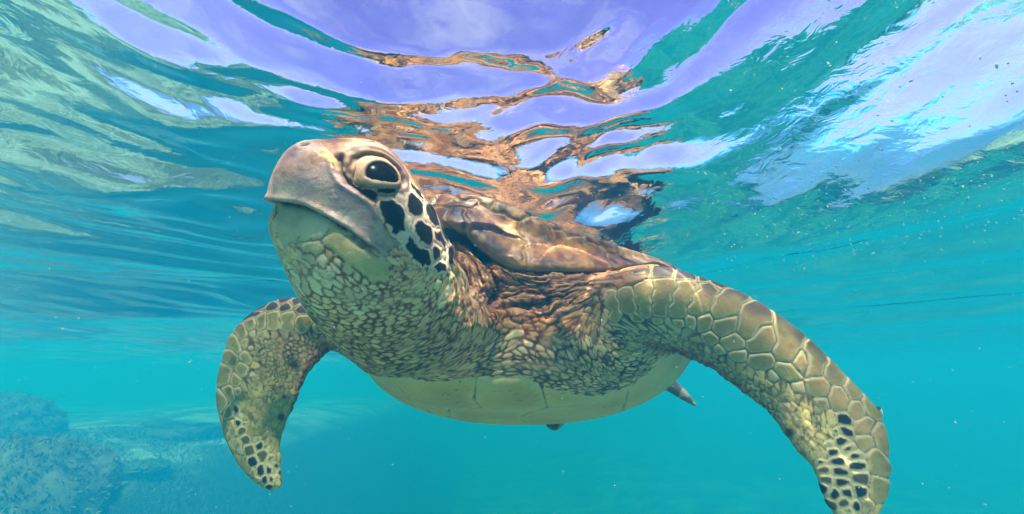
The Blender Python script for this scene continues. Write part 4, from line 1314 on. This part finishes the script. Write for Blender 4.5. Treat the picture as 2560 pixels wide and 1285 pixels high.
# ------------------------------------------------------------------ seabed
def bed_z(x, y):
    P3 = np.stack([x, y, np.zeros_like(x)], 1)
    z = .10 * vnoise(P3, 1.6, 51) + .05 * vnoise(P3, .6, 52) + .02 * vnoise(P3, .22, 53)
    z = z + 1.25 * smooth01(-x * .9 + y * .08, 2.2, 7.5) + .9 * smooth01(x * .8 + y * .1, 3.6, 7.0)
    z = z - 4.4 * smooth01(y + .2 * x, 1.7, 4.6) * (1 - .9 * smooth01(-x, 2.0, 5.4))
    return z * np.exp(-(np.hypot(x, y) / 45) ** 2) - .35

nr2, na2 = 260, 360
rb = np.concatenate([np.linspace(0, 6, 150), 6 * np.exp(np.linspace(0, math.log(300 / 6), 111))[1:]])
an2 = np.linspace(0, 2 * math.pi, na2, endpoint=False)
bx_ = (rb[:, None] * np.sin(an2)[None]).ravel(); by_ = (rb[:, None] * np.cos(an2)[None]).ravel()
g = np.arange(len(bx_)).reshape(nr2, na2); g2 = np.roll(g, -1, axis=1)
BQ = np.stack([g[:-1].ravel(), g2[:-1].ravel(), g2[1:].ravel(), g[1:].ravel()], 1)[na2:]
BVt = np.stack([bx_, by_, bed_z(bx_, by_)], 1)
if normals(BVt, BQ)[3000, 2] < 0: BQ = BQ[:, ::-1].copy()
M_bed = bpy.data.materials.new('seabed'); M_bed.use_nodes = True
nt = M_bed.node_tree; N = nt.nodes; L = nt.links; b = N['Principled BSDF']
tc = N.new('ShaderNodeTexCoord')
n1_ = N.new('ShaderNodeTexNoise'); n1_.inputs['Scale'].default_value = 1.1; n1_.inputs['Detail'].default_value = 6; n1_.inputs['Roughness'].default_value = .62
n2_ = N.new('ShaderNodeTexNoise'); n2_.inputs['Scale'].default_value = 14; n2_.inputs['Detail'].default_value = 5
for n_ in (n1_, n2_): L.new(tc.outputs['Object'], n_.inputs['Vector'])
r1 = N.new('ShaderNodeValToRGB')
e = r1.color_ramp.elements
e[0].position = .42; e[0].color = (.20, .18, .11, 1); e[1].position = .60; e[1].color = (.80, .74, .60, 1)
k = e.new(.48); k.color = (.36, .32, .21, 1); k = e.new(.53); k.color = (.62, .57, .44, 1)
L.new(n1_.outputs['Fac'], r1.inputs['Fac'])
gn = N.new('ShaderNodeNewGeometry'); sx_ = N.new('ShaderNodeSeparateXYZ'); L.new(gn.outputs['Normal'], sx_.inputs[0])
st_ = N.new('ShaderNodeMapRange'); st_.inputs[1].default_value = .93; st_.inputs[2].default_value = .72; L.new(sx_.outputs['Z'], st_.inputs[0])
rk = N.new('ShaderNodeMix'); rk.data_type = 'RGBA'; rk.inputs[7].default_value = (.10, .09, .055, 1)   # bare rock where the bed falls away
L.new(st_.outputs[0], rk.inputs[0]); L.new(r1.outputs['Color'], rk.inputs[6])
mx = N.new('ShaderNodeMix'); mx.data_type = 'RGBA'; mx.blend_type = 'OVERLAY'; mx.inputs[0].default_value = .7
L.new(rk.outputs[2], mx.inputs[6]); L.new(n2_.outputs['Fac'], mx.inputs[7]); L.new(mx.outputs[2], b.inputs['Base Color'])
b.inputs['Roughness'].default_value = .95
bp = N.new('ShaderNodeBump'); bp.inputs['Distance'].default_value = .05; bp.inputs['Strength'].default_value = .6
L.new(n2_.outputs['Fac'], bp.inputs['Height']); L.new(bp.outputs['Normal'], b.inputs['Normal'])
tag(link('seabed', mesh_np('seabed', BVt, BQ), M_bed), kind='structure')

# ------------------------------------------------------------------ coral heads
def coral_mat(name, c1, c2):
    mt = bpy.data.materials.new(name); mt.use_nodes = True
    nt = mt.node_tree; N = nt.nodes; L = nt.links; b = N['Principled BSDF']
    tc = N.new('ShaderNodeTexCoord'); nz = N.new('ShaderNodeTexNoise'); nz.inputs['Scale'].default_value = 9; nz.inputs['Detail'].default_value = 5
    rp = N.new('ShaderNodeValToRGB'); rp.color_ramp.elements[0].position = .35; rp.color_ramp.elements[1].position = .68
    rp.color_ramp.elements[0].color = (*c1, 1); rp.color_ramp.elements[1].color = (*c2, 1)
    L.new(tc.outputs['Object'], nz.inputs['Vector']); L.new(nz.outputs['Fac'], rp.inputs['Fac']); L.new(rp.outputs['Color'], b.inputs['Base Color'])
    b.inputs['Roughness'].default_value = .9
    return mt
M_rock = coral_mat('coral_rock', (.10, .09, .06), (.34, .30, .20))
M_frond = coral_mat('coral_frond', (.12, .11, .06), (.55, .50, .34))


def coral_head(px, py, t, rx, label, seed, nfr):
    top_ = CAM + (W(px, py, 1.0) - CAM) * t                   # where its crown stands
    x, y = top_[0], top_[1]
    rz = top_[2] - float(bed_z(np.array([x]), np.array([y]))[0])
    rg = np.random.default_rng(seed)
    root = bpy.data.objects.new('coral_head', None); COL.objects.link(root)
    z0 = float(bed_z(np.array([x]), np.array([y]))[0])
    root.location = (x, y, z0)
    tag(root, label, 'coral', 'coral heads on the reef slope')
    nth, nph = 40, 64
    th = np.linspace(0, math.pi * .62, nth); phi = np.linspace(0, 2 * math.pi, nph, endpoint=False)
    T, Pp = np.meshgrid(th, phi, indexing='ij')
    d = np.stack([np.sin(T) * np.cos(Pp), np.sin(T) * np.sin(Pp), np.cos(T)], 2).reshape(-1, 3)
    def R_(d):
        return 1 + .16 * vnoise(d, .55, seed) + .10 * vnoise(d, .22, seed + 1) + .05 * vnoise(d, .10, seed + 2)
    Vv = d * R_(d)[:, None] * np.array([rx, rx * .9, rz]) + np.array([0, 0, .02])
    g = np.arange(nth * nph).reshape(nth, nph); g2 = np.roll(g, -1, 1)
    q = np.stack([g[:-1].ravel(), g[1:].ravel(), g2[1:].ravel(), g2[:-1].ravel()], 1)
    link('rock', mesh_np('rock', Vv, q), M_rock, root)
    dd = rg.standard_normal((nfr * 2, 3)); dd /= np.linalg.norm(dd, axis=1)[:, None]; dd = dd[dd[:, 2] > -.15][:nfr]
    base = dd * (R_(dd) * .985)[:, None] * np.array([rx, rx * .9, rz])
    nrm = dd / np.array([rx, rx * .9, rz]); nrm /= np.linalg.norm(nrm, axis=1)[:, None]
    nrm = nrm + rg.normal(0, .35, nrm.shape) + np.array([.25, -.1, .45]); nrm /= np.linalg.norm(nrm, axis=1)[:, None]
    sd = np.cross(nrm, rg.standard_normal(nrm.shape)); sd /= np.linalg.norm(sd, axis=1)[:, None]
    ln = rg.uniform(.02, .06, len(dd))[:, None] * (.6 + .6 * rx); wd = ln * rg.uniform(.10, .22, (len(dd), 1))
    bend = rg.normal(0, .3, nrm.shape) * ln * .5
    v = np.stack([base - sd * wd * .5, base + sd * wd * .5, base + nrm * ln * .55 + sd * wd + bend * .4, base + nrm * ln * .55 - sd * wd + bend * .4,
                  base + nrm * ln + sd * wd * .35 + bend, base + nrm * ln - sd * wd * .35 + bend], 1).reshape(-1, 3)
    o_ = np.arange(len(dd)) * 6
    fq = np.concatenate([np.stack([o_, o_ + 1, o_ + 2, o_ + 3], 1), np.stack([o_ + 3, o_ + 2, o_ + 4, o_ + 5], 1)])
    fr = link('fronds', mesh_np('fronds', v, fq), M_frond, root)
    fr['kind'] = 'stuff'


def bed_at(px, py):
    d = W(px, py, 1.0) - CAM
    for t in np.linspace(.5, 40, 3000):
        p = CAM + d * t
        if p[2] < bed_z(np.array([p[0]]), np.array([p[1]]))[0]: return p
    return p
for (px, py, t, rx, lb, sd_, nf) in [(60, 1100, 4.0, .85, 'big shaggy coral head in the lower left corner of the reef', 61, 9000),
                                     (190, 1098, 5.0, .46, 'round shaggy coral head just behind the big corner one', 64, 4000),
                                     (5, 985, 6.2, .8, 'dim tall coral head at the left edge behind the other two', 67, 4000),
                                     (330, 1160, 5.8, .46, 'low coral head on the slope right of the round one', 70, 2500),
                                     (450, 1110, 7.6, .7, 'faint far coral mound up the reef slope', 73, 2500)]:
    coral_head(px, py, t, rx, lb, sd_, nf)

# shaggy growth covering the left slope
rg = np.random.default_rng(88)
n_ = 110000
tx = rg.uniform(-7.5, -1.0, n_); ty = rg.uniform(1.5, 9.0, n_)
keep = (vnoise(np.stack([tx, ty, tx * 0], 1), .8, 90) + .5 * vnoise(np.stack([tx, ty, tx * 0], 1), .3, 91) > -.12 - .35 * smooth01(-tx, 2.5, 4.5)) & (((tx + 4.2) / .9) ** 2 + ((ty - 5.6) / .6) ** 2 > 1 + .5 * rg.standard_normal(n_))
tx, ty = tx[keep], ty[keep]; n_ = len(tx)
base = np.stack([tx, ty, bed_z(tx, ty) - .01], 1)
nrm = rg.normal(0, .5, (n_, 3)) + np.array([.3, -.1, 1.0]); nrm /= np.linalg.norm(nrm, axis=1)[:, None]
sd = np.cross(nrm, rg.standard_normal((n_, 3))); sd /= np.linalg.norm(sd, axis=1)[:, None]
ln = (rg.uniform(.02, .065, n_) * (.6 + .7 * (vnoise(base, .5, 92) * .5 + .5)))[:, None]; wd = ln * rg.uniform(.08, .18, (n_, 1))
bend = rg.normal(0, .3, (n_, 3)) * ln * .5
v = np.stack([base - sd * wd * .5, base + sd * wd * .5, base + nrm * ln * .55 + sd * wd + bend * .4, base + nrm * ln * .55 - sd * wd + bend * .4,
              base + nrm * ln + sd * wd * .35 + bend, base + nrm * ln - sd * wd * .35 + bend], 1).reshape(-1, 3)
o_ = np.arange(n_) * 6
fq = np.concatenate([np.stack([o_, o_ + 1, o_ + 2, o_ + 3], 1), np.stack([o_ + 3, o_ + 2, o_ + 4, o_ + 5], 1)])
tag(link('reef_growth', mesh_np('reef_growth', v, fq), M_frond), 'shaggy soft growth covering the reef slope at lower left', 'reef', kind='stuff')

# ------------------------------------------------------------------ specks drifting in the water
M_sp = bpy.data.materials.new('specks'); M_sp.use_nodes = True
nt = M_sp.node_tree
oi = nt.nodes.new('ShaderNodeTexNoise'); oi.inputs['Scale'].default_value = 30
rp = nt.nodes.new('ShaderNodeValToRGB'); rp.color_ramp.elements[0].color = (.45, .42, .36, 1); rp.color_ramp.elements[1].color = (.85, .85, .82, 1)
nt.links.new(oi.outputs['Fac'], rp.inputs['Fac']); nt.links.new(rp.outputs['Color'], nt.nodes['Principled BSDF'].inputs['Base Color'])
oct_ = np.array([(1, 0, 0), (-1, 0, 0), (0, 1, 0), (0, -1, 0), (0, 0, 1), (0, 0, -1)], float)
octf = [(0, 2, 4), (2, 1, 4), (1, 3, 4), (3, 0, 4), (2, 0, 5), (1, 2, 5), (3, 1, 5), (0, 3, 5)]
sv, sf = [], []
for i in range(2000):
    d = wr_.uniform(.3, 2.2)
    p = W(wr_.uniform(-100, 2660), wr_.uniform(-40, 1330), d)
    if i >= 1700:                                             # white specks added under the surface in place of sun glints
        x_, y_ = wr_.normal(.75, .22), wr_.normal(.75, .22)
        p = np.array([x_, y_, float(surface_z(np.array([x_]), np.array([y_]))[0]) - .012 - wr_.exponential(.02)])
        d = 1.0
    if p[2] > float(surface_z(p[:1], p[1:2])[0]) - .01: continue
    r = wr_.uniform(.0004, .0010) * (.5 + .6 * d) * (1.9 if i >= 1700 else 1)
    st = 1 + wr_.exponential(.6); ax_ = wr_.standard_normal(3); ax_ /= np.linalg.norm(ax_)
    o_ = oct_ * r; o_ = o_ + np.outer(o_ @ ax_, ax_) * (st - 1)
    sf += [tuple(k + len(sv) for k in f) for f in octf]; sv += list(p + o_)
sp = link('floating_specks', mesh_np('floating_specks', np.array(sv), np.array(sf)), M_sp)
tag(sp, 'tiny pale specks drifting in the clear water, some standing in for sun glints', 'specks', kind='stuff')

# ------------------------------------------------------------------ the water itself
hb = bmesh.new(); bmesh.ops.create_cube(hb, size=1.0)
hm_ = bpy.data.meshes.new('haze'); hb.to_mesh(hm_); hb.free()
M_h = bpy.data.materials.new('sea_water'); M_h.use_nodes = True
nt = M_h.node_tree; N = nt.nodes; N.clear()
out = N.new('ShaderNodeOutputMaterial'); pv = N.new('ShaderNodeVolumePrincipled')
pv.inputs['Color'].default_value = (.010, .30, .61, 1)
pv.inputs['Absorption Color'].default_value = (.14, .80, .88, 1)
pv.inputs['Density'].default_value = .35
pv.inputs['Anisotropy'].default_value = .1
nt.links.new(pv.outputs[0], out.inputs['Volume'])
hz = link('haze', hm_, M_h)
z0, z1 = -6.5, float(gz.max()) + .05
hz.scale = (150, 150, z1 - z0); hz.location = (0, 0, (z0 + z1) / 2)
tag(hz, 'turquoise sea water all around the turtle', 'water', kind='stuff')
if not WITH_WATER: bpy.data.objects.remove(hz)
